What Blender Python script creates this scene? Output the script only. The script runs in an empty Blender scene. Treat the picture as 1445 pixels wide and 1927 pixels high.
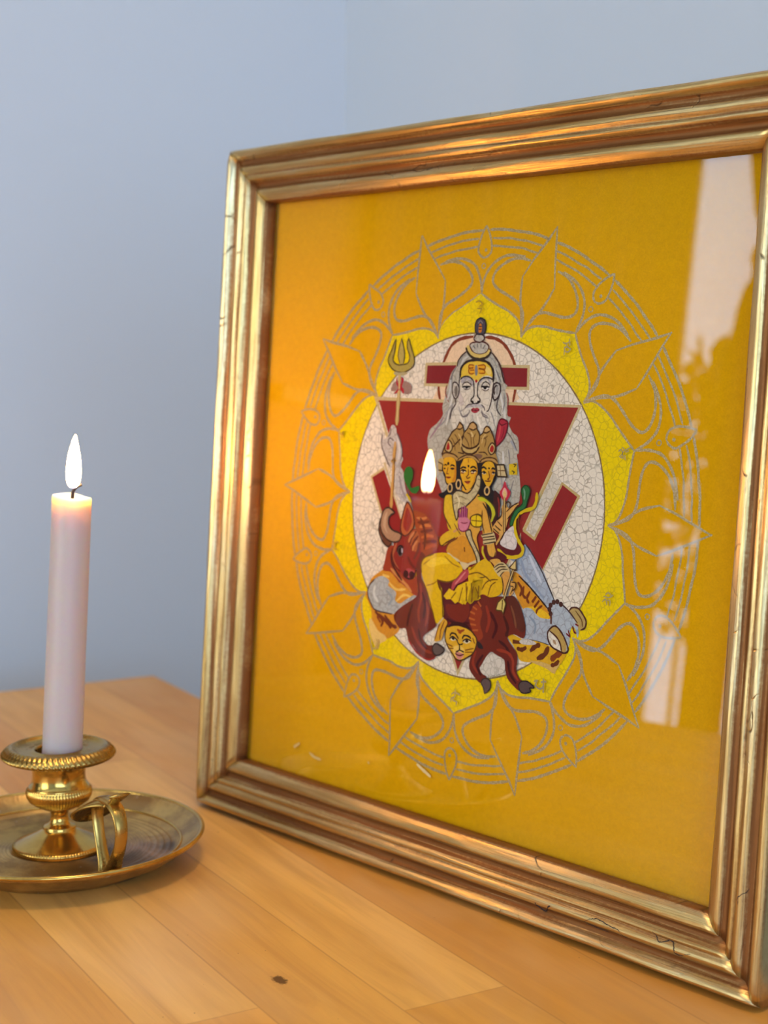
import bpy, bmesh, math, random
from mathutils import Vector, Matrix
random.seed(7)
scn = bpy.context.scene
COL = scn.collection
R = math.radians

# ------------------------------------------------------------------ tunables
EXPOSURE = 0.0
SKY_BLUE = (0.50, 0.72, 1.02)      # clear part of the sky
SKY_NEUTRAL = (0.80, 0.82, 0.78)     # made-up neutral sky, whitens the daylight through window 2
SKY_STRENGTH = 7.0
FLAME_STRENGTH = 520.0
ART_GAIN = 1.0
LAMP = (1.0, -0.5)
LAMP_STRENGTH = 41.0

# ------------------------------------------------------------------ helpers
def link(o, parent=None):
    COL.objects.link(o)
    if parent is not None:
        o.parent = parent
    return o

def obj(name, me, mat=None, parent=None):
    o = bpy.data.objects.new(name, me)
    if mat is not None:
        me.materials.append(mat)
    return link(o, parent)

def tag(o, label=None, cat=None, group=None, kind=None):
    if label: o['label'] = label
    if cat: o['category'] = cat
    if group: o['group'] = group
    if kind: o['kind'] = kind
    return o

def empty(name, loc=(0, 0, 0), rz=0.0):
    o = bpy.data.objects.new(name, None)
    o.empty_display_size = 0.02
    o.location = loc
    o.rotation_euler = (0, 0, rz)
    return link(o)

def mesh(name, verts, faces, smooth=True):
    me = bpy.data.meshes.new(name)
    me.from_pydata([tuple(v) for v in verts], [], faces)
    me.update()
    bm = bmesh.new(); bm.from_mesh(me)
    bmesh.ops.recalc_face_normals(bm, faces=bm.faces)
    bm.to_mesh(me); bm.free()
    if smooth:
        me.shade_smooth()
    return me

def boxes(name, bl, smooth=False, bevel=0.0):
    bm = bmesh.new()
    for (x0, x1, y0, y1, z0, z1) in bl:
        r = bmesh.ops.create_cube(bm, size=1.0)
        bmesh.ops.scale(bm, verts=r['verts'], vec=(x1-x0, y1-y0, z1-z0))
        bmesh.ops.translate(bm, verts=r['verts'], vec=((x0+x1)/2, (y0+y1)/2, (z0+z1)/2))
    if bevel:
        bmesh.ops.bevel(bm, geom=list(bm.edges), offset=bevel, segments=3, affect='EDGES', profile=0.5)
    me = bpy.data.meshes.new(name); bm.to_mesh(me); bm.free()
    return me

def lathe(name, prof, n=96, rfun=None):
    verts = []; faces = []; m = len(prof)
    for i in range(n):
        a = 2*math.pi*i/n
        for j, (r, z) in enumerate(prof):
            rr, zz = (r, z) if rfun is None else rfun(r, z, a, j)
            verts.append((rr*math.cos(a), rr*math.sin(a), zz))
    for i in range(n):
        k = (i+1) % n
        for j in range(m-1):
            faces.append((i*m+j, k*m+j, k*m+j+1, i*m+j+1))
    me = mesh(name, verts, faces)
    bm = bmesh.new(); bm.from_mesh(me)
    bmesh.ops.remove_doubles(bm, verts=bm.verts, dist=1e-6)
    bmesh.ops.recalc_face_normals(bm, faces=bm.faces)
    bm.to_mesh(me); bm.free(); me.shade_smooth()
    return me

def cat(P, closed=False, n=4):
    N = len(P); out = []
    for i in (range(N) if closed else range(N-1)):
        p1 = P[i]; p2 = P[(i+1) % N]
        p0 = P[(i-1) % N] if (closed or i > 0) else [2*a-b for a, b in zip(P[0], P[1])]
        p3 = P[(i+2) % N] if (closed or i+2 < N) else [2*a-b for a, b in zip(P[-1], P[-2])]
        for k in range(n):
            t = k/n
            out.append(tuple(.5*(2*b+(-a+c)*t+(2*a-5*b+4*c-d)*t*t+(-a+3*b-3*c+d)*t**3)
                             for a, b, c, d in zip(p0, p1, p2, p3)))
    if not closed:
        out.append(tuple(P[-1]))
    return out

def sweep(name, path, widths, thicks, side, n=10, cap=True):
    """flat-oval section swept along a path; side = direction of the section's long axis"""
    verts = []; faces = []; N = len(path)
    P = [Vector(p) for p in path]
    for i, p in enumerate(P):
        t = (P[min(i+1, N-1)]-P[max(i-1, 0)]).normalized()
        s = Vector(side); s = (s - t*s.dot(t)).normalized()
        u = t.cross(s)
        for k in range(n):
            a = 2*math.pi*k/n
            verts.append(p + s*(math.cos(a)*widths[i]) + u*(math.sin(a)*thicks[i]))
    for i in range(N-1):
        for k in range(n):
            k2 = (k+1) % n
            faces.append((i*n+k, i*n+k2, (i+1)*n+k2, (i+1)*n+k))
    if cap:
        faces.append(tuple(range(n))); faces.append(tuple((N-1)*n+k for k in range(n)))
    return mesh(name, verts, faces)

# ---- node helper
class NT:
    def __init__(s, name):
        s.m = bpy.data.materials.new(name); s.m.use_nodes = True
        s.t = s.m.node_tree; s.t.nodes.clear()
        s.out = s.n('ShaderNodeOutputMaterial')
    def n(s, typ, **kw):
        nd = s.t.nodes.new(typ)
        for k, v in kw.items():
            setattr(nd, k, v)
        return nd
    def l(s, a, b): s.t.links.new(a, b)
    def inp(s, nd, key, v):
        if hasattr(v, 'links') or hasattr(v, 'is_linked'):
            s.l(v, nd.inputs[key])
        else:
            nd.inputs[key].default_value = v
    def math(s, op, a, b=0.0, c=None, clamp=False):
        nd = s.n('ShaderNodeMath', operation=op, use_clamp=clamp)
        s.inp(nd, 0, a); s.inp(nd, 1, b)
        if c is not None: s.inp(nd, 2, c)
        return nd.outputs[0]
    def mix(s, f, a, b, typ='RGBA', blend='MIX'):
        nd = s.n('ShaderNodeMix', data_type=typ)
        if typ == 'RGBA':
            nd.blend_type = blend
            s.inp(nd, 0, f); s.inp(nd, 6, a); s.inp(nd, 7, b); return nd.outputs[2]
        s.inp(nd, 0, f); s.inp(nd, 2, a); s.inp(nd, 3, b); return nd.outputs[0]
    def ramp(s, f, stops, interp='LINEAR'):
        nd = s.n('ShaderNodeValToRGB'); cr = nd.color_ramp; cr.interpolation = interp
        while len(cr.elements) < len(stops): cr.elements.new(0.5)
        for e, (p, c) in zip(cr.elements, stops):
            e.position = p; e.color = (*c, 1) if len(c) == 3 else c
        s.inp(nd, 0, f); return nd.outputs[0]
    def maprange(s, v, a, b, c=0.0, d=1.0, smooth=False):
        nd = s.n('ShaderNodeMapRange'); nd.interpolation_type = 'SMOOTHSTEP' if smooth else 'LINEAR'
        s.inp(nd, 0, v); s.inp(nd, 1, a); s.inp(nd, 2, b); s.inp(nd, 3, c); s.inp(nd, 4, d)
        return nd.outputs[0]
    def coord(s, scale=(1, 1, 1), loc=(0, 0, 0), which='Object', rot=(0, 0, 0)):
        tc = s.n('ShaderNodeTexCoord'); mp = s.n('ShaderNodeMapping')
        mp.inputs['Scale'].default_value = scale; mp.inputs['Location'].default_value = loc
        mp.inputs['Rotation'].default_value = rot
        s.l(tc.outputs[which], mp.inputs['Vector']); return mp.outputs[0]
    def noise(s, vec, scale=5, detail=3, rough=0.5, dist=0.0, dim='3D'):
        nd = s.n('ShaderNodeTexNoise', noise_dimensions=dim)
        if vec is not None: s.l(vec, nd.inputs['Vector'])
        nd.inputs['Scale'].default_value = scale; nd.inputs['Detail'].default_value = detail
        nd.inputs['Roughness'].default_value = rough; nd.inputs['Distortion'].default_value = dist
        return nd.outputs['Fac']
    def bump(s, h, strength=0.2, dist=0.001, normal=None):
        nd = s.n('ShaderNodeBump'); s.inp(nd, 'Height', h)
        nd.inputs['Strength'].default_value = strength; nd.inputs['Distance'].default_value = dist
        if normal is not None: s.l(normal, nd.inputs['Normal'])
        return nd.outputs[0]
    def bsdf(s, **kw):
        nd = s.n('ShaderNodeBsdfPrincipled')
        for k, v in kw.items():
            s.inp(nd, k.replace('_', ' '), v)
        return nd
    def done(s, shader):
        s.l(shader, s.out.inputs[0]); return s.m

def c4(r, g, b): return (r, g, b, 1.0)
def srgb(r, g, b):
    f = lambda v: (v/255)/12.92 if v/255 <= .04045 else ((v/255+.055)/1.055)**2.4
    return (f(r), f(g), f(b))

# ------------------------------------------------------------------ materials
def mat_plain(name, col, rough=0.6, metal=0.0, noise=0.0, scale=20):
    t = NT(name)
    if noise:
        f = t.noise(t.coord(), scale, 4, .6)
        c = t.mix(f, c4(*[v*(1-noise) for v in col]), c4(*[min(1, v*(1+noise)) for v in col]))
    else:
        c = c4(*col)
    b = t.bsdf(Base_Color=c, Roughness=rough, Metallic=metal)
    return t.done(b.outputs[0])

def mat_wall():
    t = NT('wall_paint')
    v = t.coord()
    f = t.noise(v, 2.2, 3, .5)
    c = t.mix(f, c4(.49, .56, .635), c4(.505, .57, .645))
    h = t.noise(v, 260, 3, .6)
    b = t.bsdf(Base_Color=c, Roughness=.8, Normal=t.bump(h, .05, .0006))
    return t.done(b.outputs[0])

def mat_gold():
    """old gold leaf: pale crests, red-brown ground in the hollows, worn streaks along the moulding"""
    t = NT('gold_leaf')
    at = t.n('ShaderNodeAttribute', attribute_name='prof')      # r = along (m), g = across 0..1, b = hollow 0..1
    sp = t.n('ShaderNodeSeparateColor'); t.l(at.outputs['Color'], sp.inputs[0])
    al, ac, ho = sp.outputs
    cv = t.n('ShaderNodeCombineXYZ')
    t.l(t.math('MULTIPLY', al, 13.0), cv.inputs[0]); t.l(t.math('MULTIPLY', ac, 34.0), cv.inputs[1]); cv.inputs[2].default_value = 0.3
    streak = t.noise(cv.outputs[0], 1.0, 5, .62, .3)
    cv2 = t.n('ShaderNodeCombineXYZ')
    t.l(t.math('MULTIPLY', al, 9.0), cv2.inputs[0]); t.l(t.math('MULTIPLY', ac, 3.0), cv2.inputs[1]); cv2.inputs[2].default_value = 4.0
    patch = t.noise(cv2.outputs[0], 1.4, 4, .6)
    fine = t.noise(t.coord(), 520, 3, .7)
    gold = t.ramp(patch, [(.28, (.52, .345, .115)), (.5, (.64, .475, .205)), (.72, (.74, .61, .35))])
    wear = t.math('ADD', t.math('MULTIPLY', ho, .52), t.math('MULTIPLY', t.maprange(streak, .25, .75), .62))
    wear = t.math('ADD', wear, t.math('MULTIPLY', t.math('SUBTRACT', fine, .5), .26))
    wf = t.maprange(wear, .36, .76, 0, 1, True)
    brown = t.mix(patch, c4(.16, .058, .016), c4(.32, .14, .04))
    col = t.mix(wf, gold, brown)
    # thin dark scratches along the run
    cv4 = t.n('ShaderNodeCombineXYZ')
    t.l(t.math('MULTIPLY', al, 24.0), cv4.inputs[0]); t.l(t.math('MULTIPLY', ac, 110.0), cv4.inputs[1]); cv4.inputs[2].default_value = 7.0
    scr = t.maprange(t.noise(cv4.outputs[0], 1.0, 3, .6), .57, .68, 0, .75)
    scr = t.math('MULTIPLY', scr, t.maprange(patch, .40, .62, .25, 1))
    col = t.mix(scr, col, c4(.09, .038, .012))
    # hairline cracks across the leaf
    vo = t.n('ShaderNodeTexVoronoi', feature='DISTANCE_TO_EDGE')
    cv3 = t.n('ShaderNodeCombineXYZ')
    t.l(t.math('MULTIPLY', al, 26.0), cv3.inputs[0]); t.l(t.math('MULTIPLY', ac, 1.3), cv3.inputs[1])
    wv = t.n('ShaderNodeVectorMath', operation='ADD')
    nz = t.n('ShaderNodeTexNoise'); t.l(cv3.outputs[0], nz.inputs['Vector']); nz.inputs['Scale'].default_value = 1.6
    t.l(cv3.outputs[0], wv.inputs[0]); t.l(nz.outputs['Color'], wv.inputs[1])
    t.l(wv.outputs[0], vo.inputs['Vector']); vo.inputs['Scale'].default_value = 1.0
    crack = t.maprange(vo.outputs['Distance'], .0, .022, 1, 0)
    crack = t.math('MULTIPLY', crack, t.maprange(patch, .56, .66, 0, 1))
    col = t.mix(t.math('MULTIPLY', crack, .85), col, c4(.03, .016, .008))
    spk = t.maprange(t.noise(t.coord(), 900, 2, .5), .74, .80, 0, .5)
    col = t.mix(spk, col, c4(.08, .04, .015))
    rough = t.math('ADD', t.maprange(wf, 0, 1, .24, .42), t.math('MULTIPLY', fine, .12))
    metal = t.maprange(wf, 0, 1, .97, .72)
    h = t.math('ADD', t.math('MULTIPLY', streak, 1.0), t.math('MULTIPLY', fine, .12))
    h = t.math('SUBTRACT', h, t.math('MULTIPLY', crack, .8))
    b = t.bsdf(Base_Color=col, Roughness=rough, Metallic=metal, Normal=t.bump(h, .32, .0009))
    return t.done(b.outputs[0])

def mat_brass(name='aged_brass', base=(.50, .33, .09), tarn=.45, rough=.26):
    t = NT(name)
    v = t.coord()
    n1 = t.noise(v, 46, 5, .65); n2 = t.noise(v, 240, 4, .65)
    col = t.mix(t.maprange(n1, .4, .65), c4(*base), c4(base[0]*.82, base[1]*.74, base[2]*.62))
    tf = t.math('MULTIPLY', t.maprange(t.math('ADD', t.math('MULTIPLY', n1, .7), t.math('MULTIPLY', n2, .3)), .5, .68), tarn)
    col = t.mix(tf, col, c4(.12, .085, .035))
    r = t.math('ADD', rough, t.math('MULTIPLY', tf, .35))
    b = t.bsdf(Base_Color=col, Roughness=r, Metallic=.95, Normal=t.bump(n2, .10, .0004))
    return t.done(b.outputs[0])

def mat_saucer():
    """dish brass: matte, tarnished well with stains and dried wax, cleaner rim"""
    t = NT('saucer_brass')
    v = t.coord()
    tc = t.n('ShaderNodeTexCoord'); sp = t.n('ShaderNodeSeparateXYZ'); t.l(tc.outputs['Object'], sp.inputs[0])
    rr = t.math('SQRT', t.math('ADD', t.math('MULTIPLY', sp.outputs[0], sp.outputs[0]), t.math('MULTIPLY', sp.outputs[1], sp.outputs[1])))
    n1 = t.noise(v, 40, 5, .65); n2 = t.noise(v, 190, 4, .65); n3 = t.noise(v, 24, 4, .6, .6)
    col = t.mix(t.maprange(n1, .40, .60), c4(.62, .41, .14), c4(.36, .22, .08))
    # tarnish stain on the side turned to the picture
    dx = t.math('SUBTRACT', sp.outputs[0], .040); dy = t.math('SUBTRACT', sp.outputs[1], .026)
    ds = t.math('SQRT', t.math('ADD', t.math('MULTIPLY', dx, dx), t.math('MULTIPLY', dy, dy)))
    st = t.maprange(t.math('ADD', ds, t.math('MULTIPLY', t.math('SUBTRACT', n3, .5), .05)), .016, .034, 1, 0, True)
    inwell = t.maprange(rr, .060, .063, 1, 0)
    st = t.math('MULTIPLY', st, inwell)
    stc = t.ramp(n3, [(.38, (.030, .024, .028)), (.48, (.12, .08, .06)), (.58, (.30, .20, .15)), (.68, (.12, .08, .09))])
    col = t.mix(t.math('MULTIPLY', st, .92), col, stc)
    wax = t.math('MULTIPLY', t.maprange(n2, .63, .68), .55)
    wax = t.math('MULTIPLY', wax, t.maprange(n1, .52, .6))
    col = t.mix(wax, col, c4(.55, .45, .36))
    metal = t.math('SUBTRACT', .92, t.math('ADD', t.math('MULTIPLY', st, .45), t.math('MULTIPLY', wax, .6)), clamp=True)
    rough = t.math('ADD', t.maprange(rr, .060, .068, .36, .28), t.math('MULTIPLY', n2, .12))
    b = t.bsdf(Base_Color=col, Roughness=rough, Metallic=metal, Normal=t.bump(n2, .14, .0005))
    return t.done(b.outputs[0])

def mat_wax():
    t = NT('candle_wax')
    n = t.noise(t.coord(), 60, 3, .5)
    b = t.bsdf(Base_Color=c4(.45, .41, .41), Roughness=.42, Normal=t.bump(n, .05, .0006))
    b.subsurface_method = 'RANDOM_WALK'
    b.inputs['Subsurface Weight'].default_value = 1.0
    b.inputs['Subsurface Radius'].default_value = (1.0, .50, .13)
    b.inputs['Subsurface Scale'].default_value = .045
    return t.done(b.outputs[0])

def mat_flame():
    t = NT('candle_flame')
    tc = t.n('ShaderNodeTexCoord'); sp = t.n('ShaderNodeSeparateXYZ'); t.l(tc.outputs['Object'], sp.inputs[0])
    z = t.maprange(sp.outputs[2], 0.0, 0.029, 0, 1)
    col = t.ramp(z, [(0.0, (.25, .35, .9)), (.10, (1.0, .60, .22)), (.35, (1.0, .46, .12)), (1.0, (1.0, .38, .08))])
    st = t.ramp(z, [(0.0, (.004,)*3), (.07, (.03,)*3), (.2, (.55,)*3), (.45, (1,)*3), (.9, (.8,)*3), (1.0, (.25,)*3)])
    e = t.n('ShaderNodeEmission'); t.l(col, e.inputs[0])
    t.l(t.math('MULTIPLY', st, FLAME_STRENGTH), e.inputs[1])
    return t.done(e.outputs[0])

def mat_glass(name='picture_glass', rough=0.0, haze=0.0):
    t = NT(name)
    fr = t.n('ShaderNodeFresnel'); ge = t.n('ShaderNodeNewGeometry')
    t.l(t.mix(ge.outputs['Backfacing'], 1.5, 1/1.5, typ='FLOAT'), fr.inputs[0])
    f = fr.outputs[0]
    tr = t.n('ShaderNodeBsdfTransparent'); gl = t.n('ShaderNodeBsdfGlossy')
    gl.inputs['Roughness'].default_value = rough
    mx = t.n('ShaderNodeMixShader'); t.l(f, mx.inputs[0]); t.l(tr.outputs[0], mx.inputs[1]); t.l(gl.outputs[0], mx.inputs[2])
    return t.done(mx.outputs[0])

def mat_art():
    t = NT('painted_canvas')
    a = t.n('ShaderNodeAttribute', attribute_name='paint')
    x = t.n('ShaderNodeAttribute', attribute_name='finish')     # r = craquelure, g = silver paint, b = grain
    sp = t.n('ShaderNodeSeparateColor'); t.l(x.outputs['Color'], sp.inputs[0])
    v = t.coord()
    gr = t.noise(v, 1400, 3, .7); gr2 = t.noise(v, 260, 4, .65); big = t.noise(v, 9, 3, .55)
    weave = t.noise(t.coord(scale=(1, 1, 1)), 2600, 2, .5)
    col = a.outputs['Color']
    tone = t.math('ADD', .93, t.math('MULTIPLY', t.math('SUBTRACT', big, .5), .18))
    tone = t.math('ADD', tone, t.math('MULTIPLY', t.math('SUBTRACT', gr2, .5), t.math('MULTIPLY', sp.outputs[2], .30)))
    tone = t.math('ADD', tone, t.math('MULTIPLY', t.math('SUBTRACT', gr, .45), t.math('MULTIPLY', sp.outputs[2], .55)))
    tone = t.math('MULTIPLY', tone, ART_GAIN)
    tc = t.n('ShaderNodeCombineColor')
    for i in range(3): t.l(tone, tc.inputs[i])
    col = t.mix(1.0, col, tc.outputs[0], blend='MULTIPLY')
    vo = t.n('ShaderNodeTexVoronoi', feature='DISTANCE_TO_EDGE')
    nz = t.n('ShaderNodeTexNoise'); t.l(v, nz.inputs['Vector']); nz.inputs['Scale'].default_value = 420
    ad = t.n('ShaderNodeVectorMath', operation='MULTIPLY_ADD'); t.l(nz.outputs['Color'], ad.inputs[0])
    ad.inputs[1].default_value = (.0013,)*3; t.l(v, ad.inputs[2])
    t.l(ad.outputs[0], vo.inputs['Vector']); vo.inputs['Scale'].default_value = 310
    ck = t.maprange(vo.outputs['Distance'], .02, .10, 1, 0)
    ck = t.math('MULTIPLY', ck, t.maprange(gr2, .38, .62, .35, 1))
    ck = t.math('MULTIPLY', ck, t.math('MULTIPLY', sp.outputs[0], .62))
    col = t.mix(ck, col, c4(.085, .06, .03))
    glit = t.math('MULTIPLY', t.maprange(gr, .48, .60), sp.outputs[1])
    col = t.mix(t.math('MULTIPLY', glit, .55), col, c4(.56, .50, .36))
    h = t.math('SUBTRACT', t.math('MULTIPLY', gr2, .6), ck)
    b = t.bsdf(Base_Color=col, Roughness=t.maprange(sp.outputs[1], 0, 1, .75, .42), Metallic=t.math('MULTIPLY', sp.outputs[1], .35),
               Normal=t.bump(h, .10, .0003))
    b.inputs['Specular IOR Level'].default_value = .06
    return t.done(b.outputs[0])

def mat_table():
    """edge-glued maple staves; object x runs along the grain, y across it"""
    t = NT('maple_staves')
    tc = t.n('ShaderNodeTexCoord'); sp = t.n('ShaderNodeSeparateXYZ'); t.l(tc.outputs['Object'], sp.inputs[0])
    X, Y = sp.outputs[0], sp.outputs[1]
    PW = 0.0505
    yy = t.math('DIVIDE', t.math('ADD', Y, SEAM0), PW)
    row = t.math('FLOOR', yy); fy = t.math('FRACT', yy)
    wn = t.n('ShaderNodeTexWhiteNoise', noise_dimensions='1D'); t.l(row, wn.inputs['W'])
    xs = t.math('ADD', X, t.math('MULTIPLY', wn.outputs['Value'], .9))
    xx = t.math('DIVIDE', xs, .42); colm = t.math('FLOOR', xx); fx = t.math('FRACT', xx)
    idv = t.n('ShaderNodeCombineXYZ'); t.l(row, idv.inputs[0]); t.l(colm, idv.inputs[1])
    w2 = t.n('ShaderNodeTexWhiteNoise', noise_dimensions='2D'); t.l(idv.outputs[0], w2.inputs['Vector'])
    gv = t.n('ShaderNodeCombineXYZ')
    t.l(t.math('ADD', t.math('MULTIPLY', X, 5.0), t.math('MULTIPLY', w2.outputs['Value'], 37.0)), gv.inputs[0])
    t.l(t.math('ADD', t.math('MULTIPLY', Y, 55.0), t.math('MULTIPLY', row, 11.3)), gv.inputs[1])
    g1 = t.noise(gv.outputs[0], 1.0, 5, .6, .8)
    g2 = t.noise(t.coord(scale=(9, 240, 1)), 1.0, 4, .6)
    cloud = t.noise(t.coord(scale=(7, 16, 1)), 1.0, 3, .55, .4)
    base = t.ramp(w2.outputs['Value'], [(0, (.54, .235, .036)), (.3, (.65, .33, .066)), (.65, (.78, .45, .115)), (.8, (.70, .36, .078)), (1, (.57, .26, .045))])
    col = t.mix(t.maprange(g1, .38, .66, 0, .50), base, c4(.42, .195, .045))
    col = t.mix(t.maprange(g2, .5, .8, 0, .30), col, c4(.40, .20, .06))
    col = t.mix(t.maprange(cloud, .45, .75, 0, .35), col, c4(.74, .50, .25))
    # glue lines
    ey = t.math('MINIMUM', fy, t.math('SUBTRACT', 1.0, fy))
    ln = t.maprange(ey, .0, .014, .5, 0)
    ex = t.math('MINIMUM', fx, t.math('SUBTRACT', 1.0, fx))
    ln = t.math('MAXIMUM', ln, t.maprange(ex, 0, .0016, .4, 0))
    col = t.mix(ln, col, c4(.30, .14, .04))
    # the knot and small pin marks
    def spot(px, py, rx, ry, jag):
        a = t.math('DIVIDE', t.math('SUBTRACT', X, px), rx); b = t.math('DIVIDE', t.math('SUBTRACT', Y, py), ry)
        d = t.math('SQRT', t.math('ADD', t.math('MULTIPLY', a, a), t.math('MULTIPLY', b, b)))
        n = t.noise(t.coord(), 420, 2, .5)
        return t.maprange(t.math('ADD', d, t.math('MULTIPLY', t.math('SUBTRACT', n, .5), jag)), .75, 1.1, 1, 0)
    k = spot(*KNOT, .0052, .0030, 1.1)
    halo = spot(KNOT[0]+.010, KNOT[1]+.001, .022, .006, .6)
    col = t.mix(t.math('MULTIPLY', halo, .35), col, c4(.48, .24, .06))
    col = t.mix(t.math('MULTIPLY', k, .92), col, c4(.075, .030, .010))
    pin = t.maprange(t.noise(t.coord(), 330, 1, .4), .80, .83, 0, .7)
    col = t.mix(pin, col, c4(.16, .07, .02))
    rough = t.math('ADD', .34, t.math('MULTIPLY', g1, .12))
    h = t.math('SUBTRACT', t.math('MULTIPLY', g2, .5), t.math('MULTIPLY', ln, 1.2))
    b = t.bsdf(Base_Color=col, Roughness=rough, Normal=t.bump(h, .06, .0006))
    b.inputs['Specular IOR Level'].default_value = .38
    return t.done(b.outputs[0])

# ------------------------------------------------------------------ layout numbers (metres; z = 0 near the table top)
TABLE_Z = -0.0010
TABLE_ROT = R(-12.6)
TABLE_CORNER = Vector((-0.5174, 0.1665, 0))
_ct, _st = math.cos(TABLE_ROT), math.sin(TABLE_ROT)
def to_table(x, y):
    d = Vector((x, y, 0)) - TABLE_CORNER
    return (d.x*_ct + d.y*_st, -d.x*_st + d.y*_ct)
SEAM0 = -to_table(-0.0778, -0.1434)[1] + 0.0505*40
KNOT = to_table(0.0368, -0.1489)

HOLDER = Vector((-0.1625, -0.1369, TABLE_Z))
WICK = Vector((-0.1554, -0.1311, 0.1928))
ROOM_CORNER = Vector((-0.5966, 0.4466, 0))
ROOM_ROT = R(-11.5)
FLOOR_Z, CEIL_Z = -0.75, 1.80
ROOM_W, ROOM_D = 3.7, 3.05

M_wall = mat_wall(); M_gold = mat_gold(); M_brass = mat_brass(); M_saucer = mat_saucer()
M_bright = mat_brass('polished_brass', (.66, .43, .11), .25, .16)
M_wax = mat_wax(); M_flame = mat_flame(); M_glass = mat_glass(); M_art = mat_art(); M_table = mat_table()
M_pane = mat_glass('window_glass')
M_wick = mat_plain('burnt_wick', (.03, .02, .018), .9)
M_floor = mat_plain('oak_floor', (.22, .13, .07), .5, 0, .25, 6)
M_ceil = mat_plain('ceiling_paint', (.80, .80, .79), .9)
M_door = mat_plain('honey_wood', (.52, .23, .05), .55, 0, .2, 12)
M_white = mat_plain('white_gloss_paint', (.75, .76, .77), .4)
M_board = mat_plain('backing_board', (.20, .13, .07), .8, 0, .2, 60)
M_drape = mat_plain('curtain_cloth', (.055, .045, .028), .95, 0, .2, 90)
M_leaf = mat_plain('houseplant_leaf', (.05, .10, .03), .5, 0, .3, 40)
M_pot = mat_plain('terracotta', (.35, .15, .08), .8, 0, .15, 30)

# ------------------------------------------------------------------ the room
room = Matrix.Translation(ROOM_CORNER) @ Matrix.Rotation(ROOM_ROT, 4, 'Z')
def room_obj(name, me, mat):
    o = obj(name, me, mat); o.matrix_world = room; return tag(o, kind='structure')
T = 0.12
# room coordinates: x along the wall behind the picture, -y towards the camera; the wall beside the candle is x = 0
WIN1 = (2.03, 2.95, -0.30, 1.30)
FILL_WIN2 = (0.35, 1.70, -0.20, 1.45)  # unseen window behind the camera, added for extra daylight on picture and back wall
FILL_WIN3 = (0.20, 2.60, -0.12, 1.15)  # unseen window opposite, added to throw blue daylight on the left wall
room_obj('wall_back', boxes('wall_back', [(-T, ROOM_W+T, 0, T, FLOOR_Z, CEIL_Z)]), M_wall)
s0, s1, z0, z1 = WIN1
room_obj('wall_left', boxes('wall_left', [(-T, 0, -s0, 0, FLOOR_Z, CEIL_Z), (-T, 0, -ROOM_D, -s1, FLOOR_Z, CEIL_Z),
                                          (-T, 0, -s1, -s0, FLOOR_Z, z0), (-T, 0, -s1, -s0, z1, CEIL_Z)]), M_wall)
a0, a1, b0, b1 = FILL_WIN2
room_obj('wall_front', boxes('wall_front', [(-T, a0, -ROOM_D-T, -ROOM_D, FLOOR_Z, CEIL_Z), (a1, ROOM_W+T, -ROOM_D-T, -ROOM_D, FLOOR_Z, CEIL_Z),
                                            (a0, a1, -ROOM_D-T, -ROOM_D, FLOOR_Z, b0), (a0, a1, -ROOM_D-T, -ROOM_D, b1, CEIL_Z)]), M_wall)
q0, q1, r0, r1 = FILL_WIN3
room_obj('wall_right', boxes('wall_right', [(ROOM_W, ROOM_W+T, -q0, 0, FLOOR_Z, CEIL_Z), (ROOM_W, ROOM_W+T, -ROOM_D, -q1, FLOOR_Z, CEIL_Z),
                                            (ROOM_W, ROOM_W+T, -q1, -q0, FLOOR_Z, r0), (ROOM_W, ROOM_W+T, -q1, -q0, r1, CEIL_Z)]), M_wall)
room_obj('floor', boxes('floor', [(-T, ROOM_W+T, -ROOM_D-T, T, FLOOR_Z-.1, FLOOR_Z)]), M_floor)
room_obj('ceiling', boxes('ceiling', [(-T, ROOM_W+T, -ROOM_D-T, T, CEIL_Z, CEIL_Z+.1)]), M_ceil)
room_obj('baseboard_back', boxes('baseboard_back', [(0, ROOM_W, -.014, 0, FLOOR_Z, FLOOR_Z+.08)]), M_white)
room_obj('baseboard_left', boxes('baseboard_left', [(0, .014, -ROOM_D, -.014, FLOOR_Z, FLOOR_Z+.08)]), M_white)

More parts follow.
